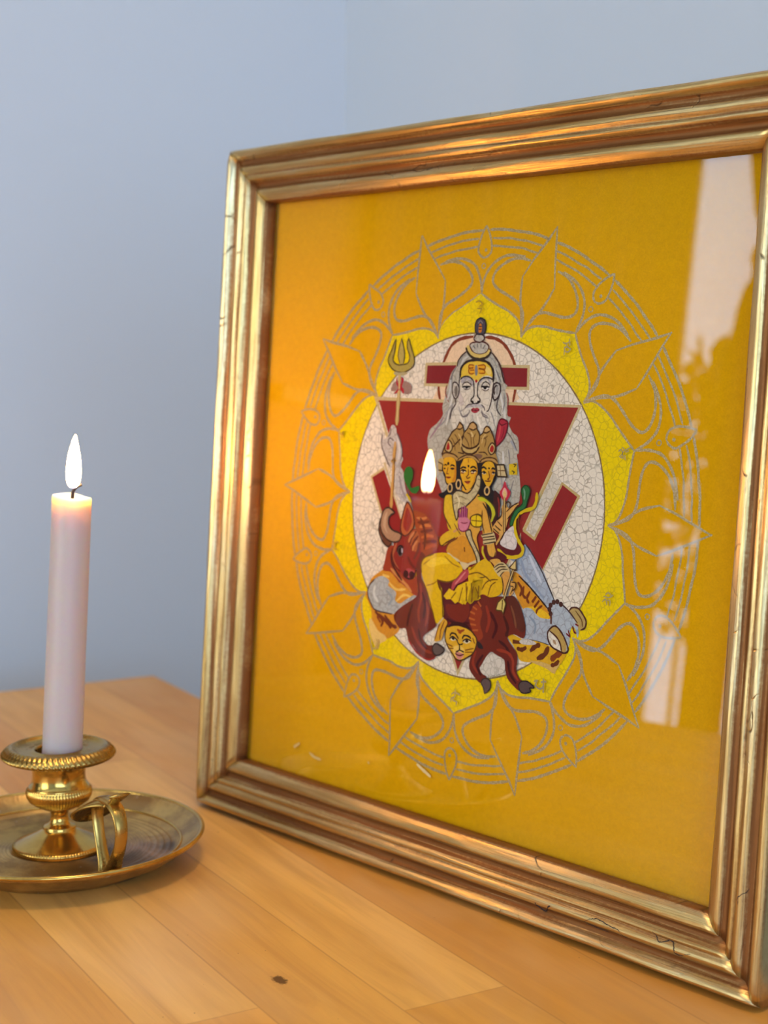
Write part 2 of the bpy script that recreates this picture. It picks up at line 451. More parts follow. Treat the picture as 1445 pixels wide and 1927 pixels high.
def window(name, cx, axis, u0, u1, z0, z1, at, flip=0):
    """frame bars + pane; axis 'y' = opening in the side wall, 'x' = opening in the front wall"""
    f = .045; d0, d1 = (at+.035, at+.085) if flip else (at-.085, at-.035)
    bars = [(u0, u0+f, z0, z1), (u1-f, u1, z0, z1), (u0+f, u1-f, z0, z0+f), (u0+f, u1-f, z1-f, z1)]
    if cx is not None: bars.append((cx-.02, cx+.02, z0+f, z1-f))
    B = []
    for (p, q, r_, s_) in bars:
        B.append((d0, d1, -q, -p, r_, s_) if axis == 'y' else (p, q, d0, d1, r_, s_))
    w = room_obj(name, boxes(name, B), M_white)
    pm = (d0+d1)/2
    pb = (pm-.002, pm+.002, -u1+f, -u0-f, z0+f, z1-f) if axis == 'y' else (u0+f, u1-f, pm-.002, pm+.002, z0+f, z1-f)
    p = obj('pane', boxes('pane', [pb]), M_pane, w)
    sb = (at-.055, at+.03, -u1-.04, -u0+.04, z0-.03, z0) if flip else (at-.03, at+.115, -u1-.04, -u0+.04, z0-.03, z0) if axis == 'y' else (u0-.04, u1+.04, at-.03, at+.055, z0-.03, z0)
    obj('window_sill', boxes('window_sill', [sb]), M_white, w)
    L = bpy.data.lights.new(name+'_daylight', 'AREA'); L.shape = 'RECTANGLE'
    L.size = (u1-u0); L.size_y = (z1-z0); L.cycles.is_portal = True
    lo = bpy.data.objects.new(name+'_daylight', L); COL.objects.link(lo)
    if flip:
        m = Matrix(((0, 0, 1, at+T), (-1, 0, 0, -(u0+u1)/2), (0, -1, 0, (z0+z1)/2), (0, 0, 0, 1)))
    elif axis == 'y':
        m = Matrix(((0, 0, -1, at-T), (1, 0, 0, -(u0+u1)/2), (0, -1, 0, (z0+z1)/2), (0, 0, 0, 1)))
    else:
        m = Matrix(((1, 0, 0, (u0+u1)/2), (0, 0, -1, at-T), (0, 1, 0, (z0+z1)/2), (0, 0, 0, 1)))
    # the portal looks into the room along its own -z
    lo.matrix_world = room @ m
    return w, lo
win1, por1 = window('window_1', None, 'y', *WIN1, 0.0)
fill_win3, por3 = window('fill_window_3', None, 'y', *FILL_WIN3, ROOM_W, 1)
fill_win2, por2 = window('fill_window_2', (a0+a1)/2, 'x', *FILL_WIN2, -ROOM_D)

# curtains beside window 1 (seen mirrored in the picture glass)
def drape(name, rows, depth=.035, folds=9, x0=.03):
    verts = []; faces = []; n = folds*8
    for (z, l, r_) in rows:
        for k in range(n+1):
            u = k/n
            verts.append((x0+depth*.5*math.sin(u*folds*2*math.pi), -(l+(r_-l)*u), z))
    m = n+1; N = len(rows)
    for i in range(N-1):
        for k in range(n):
            faces.append((i*m+k, i*m+k+1, (i+1)*m+k+1, (i+1)*m+k))
    me = mesh(name, verts, faces)
    o = obj(name, me, M_drape); o.matrix_world = room
    md = o.modifiers.new('cloth', 'SOLIDIFY'); md.thickness = .003
    return o
zc = [CEIL_Z-.08, 1.4, .9, .4, -.1, FLOOR_Z+.02]
d1 = drape('curtain', [(z, 1.09, 1.955) for z in zc], .018, 9, .026)
tag(d1, 'dark drawn curtain hanging straight beside the window, mirrored in the picture glass', 'curtain', 'curtains at the side window')
rows = cat([(CEIL_Z-.08, 2.10, 2.60), (1.2, 2.13, 2.56), (.95, 2.165, 2.52), (.85, 2.19, 2.48), (.76, 2.24, 2.45), (.69, 2.285, 2.42), (.665, 2.29, 2.41),
            (.645, 2.262, 2.42), (.63, 2.262, 2.42), (.61, 2.28, 2.40), (.575, 2.245, 2.37), (.5, 2.22, 2.335), (.44, 2.198, 2.32),
            (.30, 2.18, 2.32), (.0, 2.17, 2.325), (FLOOR_Z+.02, 2.16, 2.33)], False, 3)
d2 = drape('curtain', [(z, l-.29-(.02 if z > .7 else 0), r-.31) for z, l, r in rows], .03, 6, .132)
tag(d2, 'dark curtain gathered by a tie at mid height, mirrored near the edge of the glass', 'curtain', 'curtains at the side window')
rod = obj('curtain_track', boxes('curtain_track', [(.02, .15, -2.9, -1.0, CEIL_Z-.06, CEIL_Z-.04)], bevel=.004), M_brass)
rod.matrix_world = room; tag(rod, 'brass curtain track above the side window', 'curtain track')

# unseen wooden door, added in the side wall to warm the glass reflection
dr = room_obj('added_door_1', boxes('added_door_1', [(0, .012, -1.62, -.84, FLOOR_Z, 1.35)], bevel=.003), M_door)
obj('door_handle', boxes('door_handle', [(.012, .05, -.94, -.92, .28, .30), (.045, .06, -1.04, -.92, .28, .30)], bevel=.003), M_brass, dr)

# houseplant on the sill of window 1
pl = empty('potted_plant'); pl.matrix_world = room @ Matrix.Translation((.056, -2.005, WIN1[2]))
potm = lathe('pot', [(0, .0), (.035, 0), (.044, .085), (.047, .085), (.047, .1), (.042, .1), (.042, .07), (0, .07)], 40)
PLH = .36
pot = obj('pot', potm, M_pot, pl)
vs = []; fs = []
st_v = []
rnd = random.Random(11)
for i in range(300):
    ang = rnd.uniform(0, 2*math.pi); h = .30+ .46*(rnd.random()**.8)
    rad = .11*(1-abs(h-.55)/.42)*math.sqrt(rnd.random())+.012
    base = Vector((math.cos(ang)*rad*.12, math.sin(ang)*rad*.7, h))
    d = Vector((math.cos(ang)*.25, math.sin(ang)*.8, rnd.uniform(-.2, .9))).normalized()
    side = d.cross(Vector((rnd.uniform(-.6, 1), rnd.uniform(-.4, .4), .6))).normalized()
    L_ = rnd.uniform(.035, .065); w_ = L_*.26
    nb = len(vs)
    up_ = side.cross(d)
    vs += [base, base+d*L_*.35+side*w_, base+d*L_*.7+side*w_*.8-up_*.003, base+d*L_-up_*.008, base+d*L_*.7-side*w_*.8-up_*.003, base+d*L_*.35-side*w_, base+d*L_*.5+up_*.004]
    for k in range(nb, len(vs)):
        vs[k] = Vector((max(-.014, vs[k].x), vs[k].y, vs[k].z))
    for k in range(6):
        fs.append((nb+k, nb+(k+1) % 6, nb+6))
fo = obj('foliage', mesh('foliage', vs, fs), M_leaf, pl)
fo.modifiers.new('leaf', 'SOLIDIFY').thickness = .0008
stem = sweep('stem', cat([(0, 0, .07), (.004, .01, .3), (-.003, -.005, .5), (.002, .01, .74)], False, 5), [.005]*16, [.005]*16, (1, 0, 0), 8)
obj('stem', stem, M_leaf, pl)
tag(pl, 'leafy houseplant on the windowsill, mirrored in the picture glass', 'houseplant')

# ceiling lamp (lit) over the middle of the room
cl = empty('ceiling_lamp'); cl.matrix_world = room @ Matrix.Translation((LAMP[0], LAMP[1], CEIL_Z))
obj('lamp_base', lathe('lamp_base', [(0, 0), (.15, 0), (.15, -.02), (.145, -.03), (0, -.03)], 48), M_white, cl)
M_lamp = NT('lamp_globe'); _e = M_lamp.n('ShaderNodeEmission'); _e.inputs[0].default_value = (1.0, .66, .36, 1); _e.inputs[1].default_value = LAMP_STRENGTH
M_lamp = M_lamp.done(_e.outputs[0])
obj('lamp_shade', lathe('lamp_shade', [(.14, -.03), (.145, -.05), (.13, -.09), (.09, -.125), (.04, -.14), (0, -.142)], 48), M_lamp, cl)
tag(cl, 'round lit ceiling lamp over the middle of the room', 'ceiling lamp')

# ------------------------------------------------------------------ table
tb = empty('table'); tb.location = (TABLE_CORNER.x, TABLE_CORNER.y, TABLE_Z); tb.rotation_euler = (0, 0, TABLE_ROT)
TW, TD = 1.25, .80
top = obj('tabletop', boxes('tabletop', [(0, TW, -TD, 0, -.028, 0)], bevel=.002), M_table, tb)
for (lx, ly) in ((.04, -.10), (TW-.10, -.10), (.04, -TD+.04), (TW-.10, -TD+.04)):
    obj('leg', boxes('leg', [(lx, lx+.06, ly, ly+.06, FLOOR_Z-TABLE_Z, -.028)], bevel=.003), M_table, tb)
obj('apron', boxes('apron', [(.06, TW-.06, -.075, -.055, -.10, -.028), (.06, TW-.06, -TD+.055, -TD+.075, -.10, -.028),
                             (.055, .075, -TD+.075, -.075, -.10, -.028), (TW-.075, TW-.055, -TD+.075, -.075, -.10, -.028)]), M_table, tb)
tag(tb, 'maple wood table of glued staves carrying the candlestick and the gilt picture', 'table')

# ------------------------------------------------------------------ framed picture
S_ = 0.145
PN = Vector((0, 0.99774, -0.06717)); PD = Vector((0, -0.06717, -0.99774)); PX = Vector((1, 0, 0))
PO = Vector((0, -0.00161, 0.19194))
# local axes of the picture: x right, y up in the picture plane, z towards the viewer
Mpic = Matrix(((PX.x, -PD.x, -PN.x, PO.x), (PX.y, -PD.y, -PN.y, PO.y), (PX.z, -PD.z, -PN.z, PO.z), (0, 0, 0, 1)))
pic = empty('framed_picture'); 
SX, SY, MW = 1.130*S_, 1.113*S_, .0310
base_pt = Mpic @ Vector((0, -(SY+MW), -.0145))
pic.matrix_world = Matrix.Translation(Mpic.to_translation() - Vector((0, 0, base_pt.z - TABLE_Z - .0003))) @ Mpic.to_3x3().to_4x4()
tag(pic, 'gilt framed yellow mandala painting behind glass, leaning back on the table', 'framed picture')

PROF = [(0, .0006, .9), (0, .0040, 1), (.0005, .0050, .7), (.0014, .0058, .2), (.0028, .0067, .0), (.0045, .0076, .0), (.0060, .0079, .0), (.0070, .0074, .2),
        (.0077, .0064, .75), (.0085, .0056, 1), (.0098, .0054, 1), (.0110, .0060, .85), (.0121, .0076, .55), (.0130, .0092, .15), (.0139, .0098, .0), (.0147, .0096, .2), (.0153, .0092, .6),
        (.0160, .0094, .45), (.0168, .0102, .1), (.0179, .0108, .0), (.0191, .0109, .0), (.0200, .0104, .1), (.0207, .0094, .6), (.0215, .0083, .95), (.0226, .0077, 1), (.0238, .0078, .95),
        (.0248, .0086, .7), (.0257, .0102, .3), (.0266, .0115, .05), (.0276, .0122, .0), (.0286, .0124, .0), (.0296, .0119, .1), (.0304, .0106, .3), (.0309, .0090, .35), (.0310, .0074, .4),
        (.0310, -.0138, .7), (.0303, -.0145, .8), (.0060, -.0145, .9), (.0060, -.0022, .9), (0, -.0022, .9)]
def rail(side):
    """one mitred length of moulding; side: 0 bottom, 1 right, 2 top, 3 left"""
    half = SX if side in (0, 2) else SY
    N = 70; rng = random.Random(side+20); m = len(PROF)
    ph = [rng.uniform(0, 6.3) for _ in range(8)]
    verts = []; faces = []; info = []
    def P(a, u, z):
        if side == 0: return (a, -(SY+u), z)
        if side == 1: return (SX+u, a, z)
        if side == 2: return (-a, SY+u, z)
        return (-(SX+u), -a, z)
    for i in range(N+1):
        f = -1+2*i/N
        for j, (u, z, h) in enumerate(PROF):
            a = f*(half+u)
            wob = 0
            if 1 < j < 35:
                wob = .00016*(math.sin(a*47+ph[j % 8])+.7*math.sin(a*113+ph[(j*3) % 8]))
                u2 = u+.00014*math.sin(a*61+ph[(j+2) % 8])
            else: u2 = u
            # corners rounded by layers of gesso
            e = max(0.0, (abs(f)-.985)/.015)
            wob -= .0011*e*e if 26 < j < 35 else 0
            verts.append(P(a, u2, z+wob)); info.append((a+half+.5*side+.1, u/MW, h*(1-.0*e)))
    for i in range(N):
        for j in range(m):
            j2 = (j+1) % m
            faces.append((i*m+j, (i+1)*m+j, (i+1)*m+j2, i*m+j2))
    faces.append(tuple(range(m))); faces.append(tuple(N*m+j for j in range(m)))
    me = bpy.data.meshes.new('rail'); me.from_pydata(verts, [], faces); me.update()
    bm = bmesh.new(); bm.from_mesh(me); bmesh.ops.recalc_face_normals(bm, faces=bm.faces); bm.to_mesh(me); bm.free()
    at = me.attributes.new('prof', 'FLOAT_COLOR', 'POINT')
    for k, (a, b, c) in enumerate(info):
        at.data[k].color = (a, b, c, 1)
    me.shade_smooth()
    return obj('rail', me, M_gold, pic)
rails = [rail(s) for s in range(4)]
# cracks and a chip in the gesso of the bottom and right lengths
def surf_z(u):
    top = [(a, b) for a, b, h in PROF[1:35]]
    for (u0, z0_), (u1, z1_) in zip(top, top[1:]):
        if u0 <= u <= u1 and u1 > u0: return z0_+(z1_-z0_)*(u-u0)/(u1-u0)
    return .009
def crack(owner, pts, w, side):
    P = cat([(a/1000, u/1000) for a, u in pts], False, 6)
    rng = random.Random(len(pts)); path = []
    for a, u in P:
        a += rng.uniform(-.0002, .0002); u += rng.uniform(-.0002, .0002)
        z = surf_z(u)+.00006
        path.append((a, -(SY+u), z) if side == 0 else (SX+u, a, z))
    n = len(path); ws = [w*(.35+.65*math.sin(math.pi*(i+.6)/(n+.2)))*rng.uniform(.7, 1.2) for i in range(n)]
    obj('crack', sweep('crack', path, ws, [.00012]*n, (0.3, 1, 0) if side == 0 else (1, .3, 0), 6), M_wick, owner)
crack(rails[0], [(72.9, 19.2), (74.7, 21.2), (77.1, 22.4), (79.2, 20.8), (82.3, 18.2)], .0007, 0)
crack(rails[0], [(102.4, 20.1), (106.6, 17.6), (110.2, 16.9), (114.6, 17.6), (119.7, 18.1), (121.9, 18.4), (124.9, 21.0)], .00022, 0)
crack(rails[0], [(139.6, 13.9), (142.5, 16.4), (144.6, 17.2), (149.2, 15.3), (151.3, 16.6), (152.9, 19.5), (155.6, 19.8), (160.6, 17.8)], .00032, 0)
crack(rails[0], [(102.5, 21.3), (106.9, 21.5), (110.6, 21.7), (114.6, 21.9)], .00018, 0)
crack(rails[1], [(-142.1, 22.1), (-145.6, 21.2), (-148.8, 18.1), (-151.8, 18.2)], .00028, 1)
GX, GY = SX+.0055, SY+.0055
obj('glass', boxes('glass', [(-GX, GX, -GY, GY, .0002, .0004)]), M_glass, pic)
obj('backing_board', boxes('backing_board', [(-GX, GX, -GY, GY, -.0075, -.0055)]), M_board, pic)
# easel strut behind
obj('easel_strut', boxes('easel_strut', [(-.03, .03, -.10, .06, -.0100, -.0076)]), M_board, pic)

# ---- the painting: coloured shapes laid over one another on the canvas, sizes in 1/20 mm on the picture
ART = r"""
0 0 232 203 2 0.00 0.55 0 0.5 569 -1695 593 -1728 623 -1757 669 -1779 725 -1792 792 -1794 862 -1789 921 -1778 981 -1765 1054 -1753 1128 -1743 1194 -1742 1247 -1731 1274 -1684 1294 -1622 1324 -1556 1356 -1490 1386 -1437 1413 -1384 1438 -1320 1455 -1255 1458 -1198 1450 -1149 1429 -1112 1404 -1079 1311 -1007 1221 -1114 1123 -1213 1016 -1304 902 -1385 782 -1456 656 -1517 526 -1567
0 0 232 203 2 0.00 0.55 0 0.5 1404 -1079 1445 -1091 1489 -1097 1543 -1086 1602 -1061 1665 -1019 1726 -968 1773 -920 1819 -869 1877 -810 1935 -752 1991 -708 2031 -662 2027 -602 2009 -533 1997 -453 1987 -372 1981 -304 1973 -237 1956 -161 1931 -89 1900 -35 1864 6 1826 27 1786 41 1653 38 1648 -122 1629 -281 1594 -437 1544 -589 1480 -736 1402 -876 1311 -1007
0 0 232 203 2 0.00 0.55 0 0.5 1786 41 1826 54 1865 74 1901 113 1933 166 1959 235 1977 308 1986 373 1993 440 2005 520 2017 600 2036 668 2040 728 2003 773 1949 816 1893 873 1839 930 1795 981 1751 1029 1695 1078 1635 1120 1581 1144 1531 1154 1489 1147 1451 1133 1303 1018 1390 894 1466 764 1530 627 1580 484 1618 338 1642 189 1653 38
0 0 232 203 2 0.00 0.55 0 0.5 1451 1133 1473 1168 1490 1206 1492 1256 1483 1313 1459 1377 1427 1441 1394 1492 1359 1543 1320 1606 1283 1670 1258 1730 1227 1775 1172 1783 1105 1780 1030 1785 954 1791 892 1800 832 1806 760 1806 691 1798 635 1781 590 1756 561 1724 537 1689 501 1575 634 1527 762 1467 885 1396 1001 1315 1110 1225 1211 1125 1303 1018
0 0 232 203 2 0.00 0.55 0 0.5 537 1689 536 1731 528 1773 502 1818 462 1862 404 1905 340 1942 283 1968 222 1993 152 2026 82 2060 25 2097 -29 2118 -81 2095 -137 2055 -205 2017 -275 1981 -333 1953 -390 1925 -452 1884 -507 1838 -546 1792 -570 1746 -577 1703 -576 1661 -541 1562 -396 1605 -248 1634 -97 1650 54 1652 205 1640 355 1615 501 1575
0 0 232 203 2 0.00 0.55 0 0.5 -576 1661 -600 1695 -631 1725 -677 1747 -735 1761 -804 1764 -877 1759 -938 1749 -1000 1735 -1076 1723 -1151 1712 -1220 1710 -1275 1697 -1304 1649 -1325 1586 -1357 1519 -1391 1453 -1423 1399 -1452 1345 -1478 1279 -1497 1214 -1501 1157 -1493 1108 -1473 1071 -1447 1040 -1343 964 -1253 1078 -1154 1184 -1045 1281 -929 1367 -806 1443 -676 1508 -541 1562
0 0 232 203 2 0.00 0.55 0 0.5 -1447 1040 -1488 1051 -1531 1056 -1583 1044 -1638 1019 -1697 978 -1754 930 -1797 884 -1840 835 -1894 779 -1948 723 -2002 681 -2039 637 -2034 581 -2014 517 -2000 442 -1988 366 -1982 303 -1973 241 -1955 170 -1930 103 -1899 53 -1864 15 -1826 -5 -1786 -17 -1653 -16 -1648 133 -1629 281 -1597 427 -1552 570 -1494 707 -1424 839 -1343 964
0 0 232 203 2 0.00 0.55 0 0.5 -1786 -17 -1825 -30 -1863 -50 -1898 -88 -1928 -139 -1952 -206 -1968 -277 -1976 -339 -1982 -403 -1992 -479 -2005 -554 -2024 -618 -2028 -674 -1990 -717 -1936 -759 -1880 -813 -1825 -868 -1781 -916 -1737 -962 -1680 -1009 -1620 -1049 -1564 -1073 -1512 -1083 -1468 -1077 -1428 -1065 -1325 -988 -1409 -865 -1481 -735 -1541 -598 -1589 -457 -1623 -312 -1645 -165 -1653 -16
0 0 232 203 2 0.00 0.55 0 0.5 -1428 -1065 -1453 -1097 -1473 -1134 -1481 -1183 -1477 -1240 -1458 -1306 -1431 -1371 -1403 -1425 -1371 -1478 -1337 -1544 -1303 -1611 -1282 -1674 -1253 -1721 -1198 -1733 -1131 -1735 -1055 -1745 -980 -1757 -919 -1770 -858 -1780 -787 -1784 -718 -1781 -662 -1767 -616 -1745 -587 -1715 -563 -1681 -525 -1568 -658 -1516 -787 -1453 -910 -1380 -1026 -1296 -1135 -1202 -1234 -1099 -1325 -988
0 0 232 203 2 0.00 0.55 0 0.5 -563 -1681 -563 -1723 -555 -1766 -529 -1812 -489 -1858 -431 -1902 -367 -1943 -309 -1971 -248 -1997 -177 -2033 -106 -2069 -48 -2108 6 -2130 60 -2109 117 -2071 187 -2036 258 -2002 318 -1977 376 -1950 440 -1911 497 -1867 537 -1823 563 -1778 569 -1736 569 -1695 526 -1567 379 -1609 229 -1637 77 -1651 -76 -1651 -228 -1637 -378 -1609 -525 -1568
1 0 170 150 104 1.25 0.15 1 0.6 945 -2745 945 -2586 947 -2338 956 -2148
1 1 170 150 104 1.30 0.15 1 0.6 954 -2153 825 -1973 674 -1833 566 -1690
1 1 170 150 104 1.45 0.15 1 0.6 983 -2316 1107 -2260 1205 -2144 1255 -2004 1222 -1906 1104 -1877 959 -1905 826 -1928 709 -1877 579 -1715
1 1 170 150 104 1.40 0.15 1 0.6 1062 -2306 1240 -2191 1330 -2044 1329 -1906 1282 -1795 1251 -1735
1 1 170 150 104 1.15 0.15 1 0.6 1243 -1729 1125 -1743 981 -1767 867 -1792 724 -1795 625 -1760 567 -1692
1 0 170 150 104 1.25 0.15 1 0.6 946 -2740 846 -2622 665 -2434 545 -2285
1 1 170 150 104 1.30 0.15 1 0.6 540 -2288 528 -2069 558 -1866 573 -1690
1 1 170 150 104 1.45 0.15 1 0.6 635 -2430 481 -2463 326 -2432 188 -2349 148 -2247 228 -2166 367 -2100 496 -2028 572 -1929 568 -1718
1 1 170 150 104 1.40 0.15 1 0.6 561 -2474 328 -2495 153 -2428 53 -2320 11 -2205 8 -2134
1 1 170 150 104 1.15 0.15 1 0.6 2 -2130 115 -2066 254 -2002 379 -1950 502 -1868 560 -1779 564 -1695
1 1 170 150 104 1.40 0.15 1 0.6 951 -2591 1071 -2552 1176 -2505 1288 -2452 1396 -2387 1501 -2332 1611 -2259
1 1 170 150 104 1.40 0.15 1 0.6 1680 -2212 1776 -2134 1869 -2053 1956 -1976 2040 -1880 2129 -1788 2202 -1696
1 1 170 150 104 1.05 0.15 1 0.6 950 -2511 1050 -2474 1147 -2429 1240 -2380 1342 -2337 1434 -2274 1522 -2225
1 1 170 150 104 1.05 0.15 1 0.6 1663 -2124 1748 -2052 1820 -1986 1904 -1908 1981 -1827 2048 -1757 2124 -1674
1 1 170 150 104 1.05 0.15 1 0.6 956 -2430 1047 -2386 1138 -2347 1226 -2307 1311 -2258 1398 -2202 1477 -2151
1 1 170 150 104 1.05 0.15 1 0.6 1596 -2067 1680 -2000 1757 -1934 1823 -1869 1899 -1798 1959 -1721 2032 -1654
1 1 170 150 104 1.15 0.15 1 0.6 1672 -2275 1659 -2190 1623 -2091 1579 -2024 1510 -1999 1470 -2014
1 1 170 150 104 1.15 0.15 1 0.6 1671 -2271 1592 -2241 1504 -2185 1441 -2112 1439 -2051 1463 -2010
3 0 170 150 104 0.90 0.2 1 0.5 1525 -2068
4 0 170 150 104 0.55 1.25 1 1.25 1416 -1949
1 0 170 150 104 1.25 0.15 1 0.6 2354 -1735 2259 -1600 2118 -1380 2011 -1229
1 1 170 150 104 1.30 0.15 1 0.6 2007 -1223 1793 -1149 1579 -1128 1401 -1075
1 1 170 150 104 1.45 0.15 1 0.6 2131 -1348 2210 -1217 2232 -1053 2189 -900 2102 -829 1986 -885 1878 -1002 1767 -1112 1636 -1151 1424 -1092
1 1 170 150 104 1.40 0.15 1 0.6 2190 -1294 2287 -1081 2282 -886 2198 -766 2099 -696 2030 -657
1 1 170 150 104 1.15 0.15 1 0.6 2028 -660 1933 -754 1814 -874 1730 -965 1605 -1058 1494 -1101 1405 -1079
1 0 170 150 104 1.25 0.15 1 0.6 2358 -1728 2195 -1682 1934 -1623 1750 -1569
1 1 170 150 104 1.30 0.15 1 0.6 1749 -1569 1602 -1397 1504 -1220 1408 -1077
1 1 170 150 104 1.45 0.15 1 0.6 1909 -1649 1811 -1743 1675 -1805 1519 -1814 1428 -1754 1433 -1641 1494 -1508 1558 -1388 1547 -1257 1420 -1096
1 1 170 150 104 1.40 0.15 1 0.6 1872 -1711 1717 -1847 1535 -1898 1393 -1858 1295 -1780 1251 -1728
1 1 170 150 104 1.15 0.15 1 0.6 1244 -1733 1292 -1617 1353 -1487 1415 -1384 1460 -1257 1450 -1152 1400 -1083
1 1 170 150 104 1.40 0.15 1 0.6 2271 -1608 2342 -1490 2413 -1378 2481 -1263 2538 -1142 2592 -1022 2635 -898
1 1 170 150 104 1.40 0.15 1 0.6 2665 -814 2699 -690 2732 -558 2748 -431 2774 -299 2780 -162 2790 -33
1 1 170 150 104 1.05 0.15 1 0.6 2217 -1538 2278 -1437 2338 -1337 2395 -1243 2454 -1132 2495 -1028 2539 -918
1 1 170 150 104 1.05 0.15 1 0.6 2594 -741 2632 -630 2657 -513 2672 -400 2691 -287 2694 -170 2708 -57
1 1 170 150 104 1.05 0.15 1 0.6 2172 -1456 2230 -1374 2285 -1280 2338 -1181 2380 -1081 2426 -988 2467 -882
1 1 170 150 104 1.05 0.15 1 0.6 2520 -725 2546 -622 2569 -519 2593 -415 2599 -304 2614 -198 2621 -94
1 1 170 150 104 1.15 0.15 1 0.6 2694 -877 2637 -802 2555 -743 2474 -705 2408 -734 2379 -770
1 1 170 150 104 1.15 0.15 1 0.6 2698 -877 2609 -895 2500 -902 2413 -872 2379 -821 2374 -772
3 0 170 150 104 0.90 0.2 1 0.5 2456 -782
4 0 170 150 104 0.55 1.25 1 1.25 2297 -746
1 0 170 150 104 1.25 0.15 1 0.6 2928 20 2770 92 2536 195 2351 266
1 1 170 150 104 1.30 0.15 1 0.6 2356 266 2138 199 1948 108 1790 39
1 1 170 150 104 1.45 0.15 1 0.6 2528 227 2505 383 2425 531 2305 629 2191 632 2137 527 2113 369 2089 226 2007 109 1803 49
1 1 170 150 104 1.40 0.15 1 0.6 2540 317 2483 537 2363 695 2235 742 2108 748 2036 733
1 1 170 150 104 1.15 0.15 1 0.6 2038 729 2019 604 1989 443 1974 311 1928 168 1862 71 1781 39
1 0 170 150 104 1.25 0.15 1 0.6 2925 29 2773 -30 2539 -126 2350 -188
1 1 170 150 104 1.30 0.15 1 0.6 2357 -190 2142 -131 1956 -23 1787 45
1 1 170 150 104 1.45 0.15 1 0.6 2522 -162 2501 -310 2428 -457 2305 -555 2195 -562 2130 -457 2110 -298 2092 -150 2011 -36 1805 40
1 1 170 150 104 1.40 0.15 1 0.6 2544 -247 2484 -464 2362 -627 2224 -672 2106 -672 2031 -666
1 1 170 150 104 1.15 0.15 1 0.6 2029 -660 2008 -537 1986 -372 1972 -238 1928 -94 1867 8 1785 37
1 1 170 150 104 1.40 0.15 1 0.6 2784 91 2783 226 2771 362 2743 498 2721 632 2690 759 2648 897
1 1 170 150 104 1.40 0.15 1 0.6 2614 977 2565 1107 2512 1232 2451 1353 2381 1476 2309 1595 2233 1699
1 1 170 150 104 1.05 0.15 1 0.6 2701 118 2697 235 2689 352 2668 469 2651 591 2625 703 2590 822
1 1 170 150 104 1.05 0.15 1 0.6 2522 1004 2485 1107 2436 1223 2378 1327 2315 1426 2253 1536 2182 1630
1 1 170 150 104 1.05 0.15 1 0.6 2618 159 2617 270 2599 375 2580 484 2568 595 2535 698 2505 804
1 1 170 150 104 1.05 0.15 1 0.6 2459 963 2418 1071 2372 1164 2324 1270 2272 1358 2204 1455 2148 1548
1 1 170 150 104 1.15 0.15 1 0.6 2675 956 2593 973 2489 979 2409 949 2372 896 2369 849
1 1 170 150 104 1.15 0.15 1 0.6 2677 953 2619 886 2541 817 2461 788 2401 806 2373 845
3 0 170 150 104 0.90 0.2 1 0.5 2441 885
4 0 170 150 104 0.55 1.25 1 1.25 2297 819
1 0 170 150 104 1.25 0.15 1 0.6 2289 1835 2149 1782 1915 1703 1740 1641
1 1 170 150 104 1.30 0.15 1 0.6 1739 1645 1617 1467 1538 1278 1455 1135
1 1 170 150 104 1.45 0.15 1 0.6 1889 1731 1782 1817 1637 1874 1489 1870 1399 1806 1420 1691 1500 1566 1574 1455 1574 1327 1461 1144
1 1 170 150 104 1.40 0.15 1 0.6 1852 1789 1670 1923 1492 1956 1366 1904 1270 1835 1226 1772
1 1 170 150 104 1.15 0.15 1 0.6 1226 1777 1281 1666 1362 1539 1423 1436 1488 1312 1492 1207 1455 1132
1 0 170 150 104 1.25 0.15 1 0.6 2290 1839 2212 1694 2107 1470 2013 1304
1 1 170 150 104 1.30 0.15 1 0.6 2012 1302 1812 1214 1613 1181 1446 1131
1 1 170 150 104 1.45 0.15 1 0.6 2117 1434 2198 1302 2230 1130 2195 980 2108 906 1996 960 1896 1073 1794 1176 1663 1215 1472 1144
1 1 170 150 104 1.40 0.15 1 0.6 2183 1378 2275 1156 2272 964 2203 837 2103 757 2040 732
1 1 170 150 104 1.15 0.15 1 0.6 2039 727 1948 820 1835 934 1747 1031 1638 1120 1533 1152 1447 1132
1 1 170 150 104 1.40 0.15 1 0.6 2153 1795 2073 1885 1990 1972 1898 2057 1806 2133 1703 2205 1608 2277
1 1 170 150 104 1.40 0.15 1 0.6 1540 2322 1433 2379 1325 2435 1216 2488 1099 2543 994 2580 871 2622
1 1 170 150 104 1.05 0.15 1 0.6 2083 1757 2010 1842 1931 1912 1847 1982 1769 2058 1686 2119 1601 2179
1 1 170 150 104 1.05 0.15 1 0.6 1456 2272 1358 2325 1271 2375 1167 2423 1073 2465 976 2504 879 2534
1 1 170 150 104 1.05 0.15 1 0.6 1999 1732 1926 1803 1861 1875 1785 1946 1706 2002 1626 2065 1546 2118
1 1 170 150 104 1.05 0.15 1 0.6 1423 2206 1338 2257 1249 2302 1160 2341 1071 2384 973 2412 881 2447
1 1 170 150 104 1.15 0.15 1 0.6 1600 2337 1524 2294 1439 2233 1390 2164 1386 2105 1421 2071
1 1 170 150 104 1.15 0.15 1 0.6 1594 2341 1592 2248 1571 2157 1530 2082 1467 2057 1422 2068
3 0 170 150 104 0.90 0.2 1 0.5 1452 2138
4 0 170 150 104 0.55 1.25 1 1.25 1377 2001
1 0 170 150 104 1.25 0.15 1 0.6 859 2771 766 2632 605 2435 490 2284
1 1 170 150 104 1.30 0.15 1 0.6 491 2286 490 2069 523 1867 538 1687
1 1 170 150 104 1.45 0.15 1 0.6 576 2437 426 2465 265 2433 146 2345 107 2238 194 2160 324 2093 454 2025 531 1924 540 1710
1 1 170 150 104 1.40 0.15 1 0.6 493 2475 273 2491 102 2421 11 2311 -20 2193 -25 2118
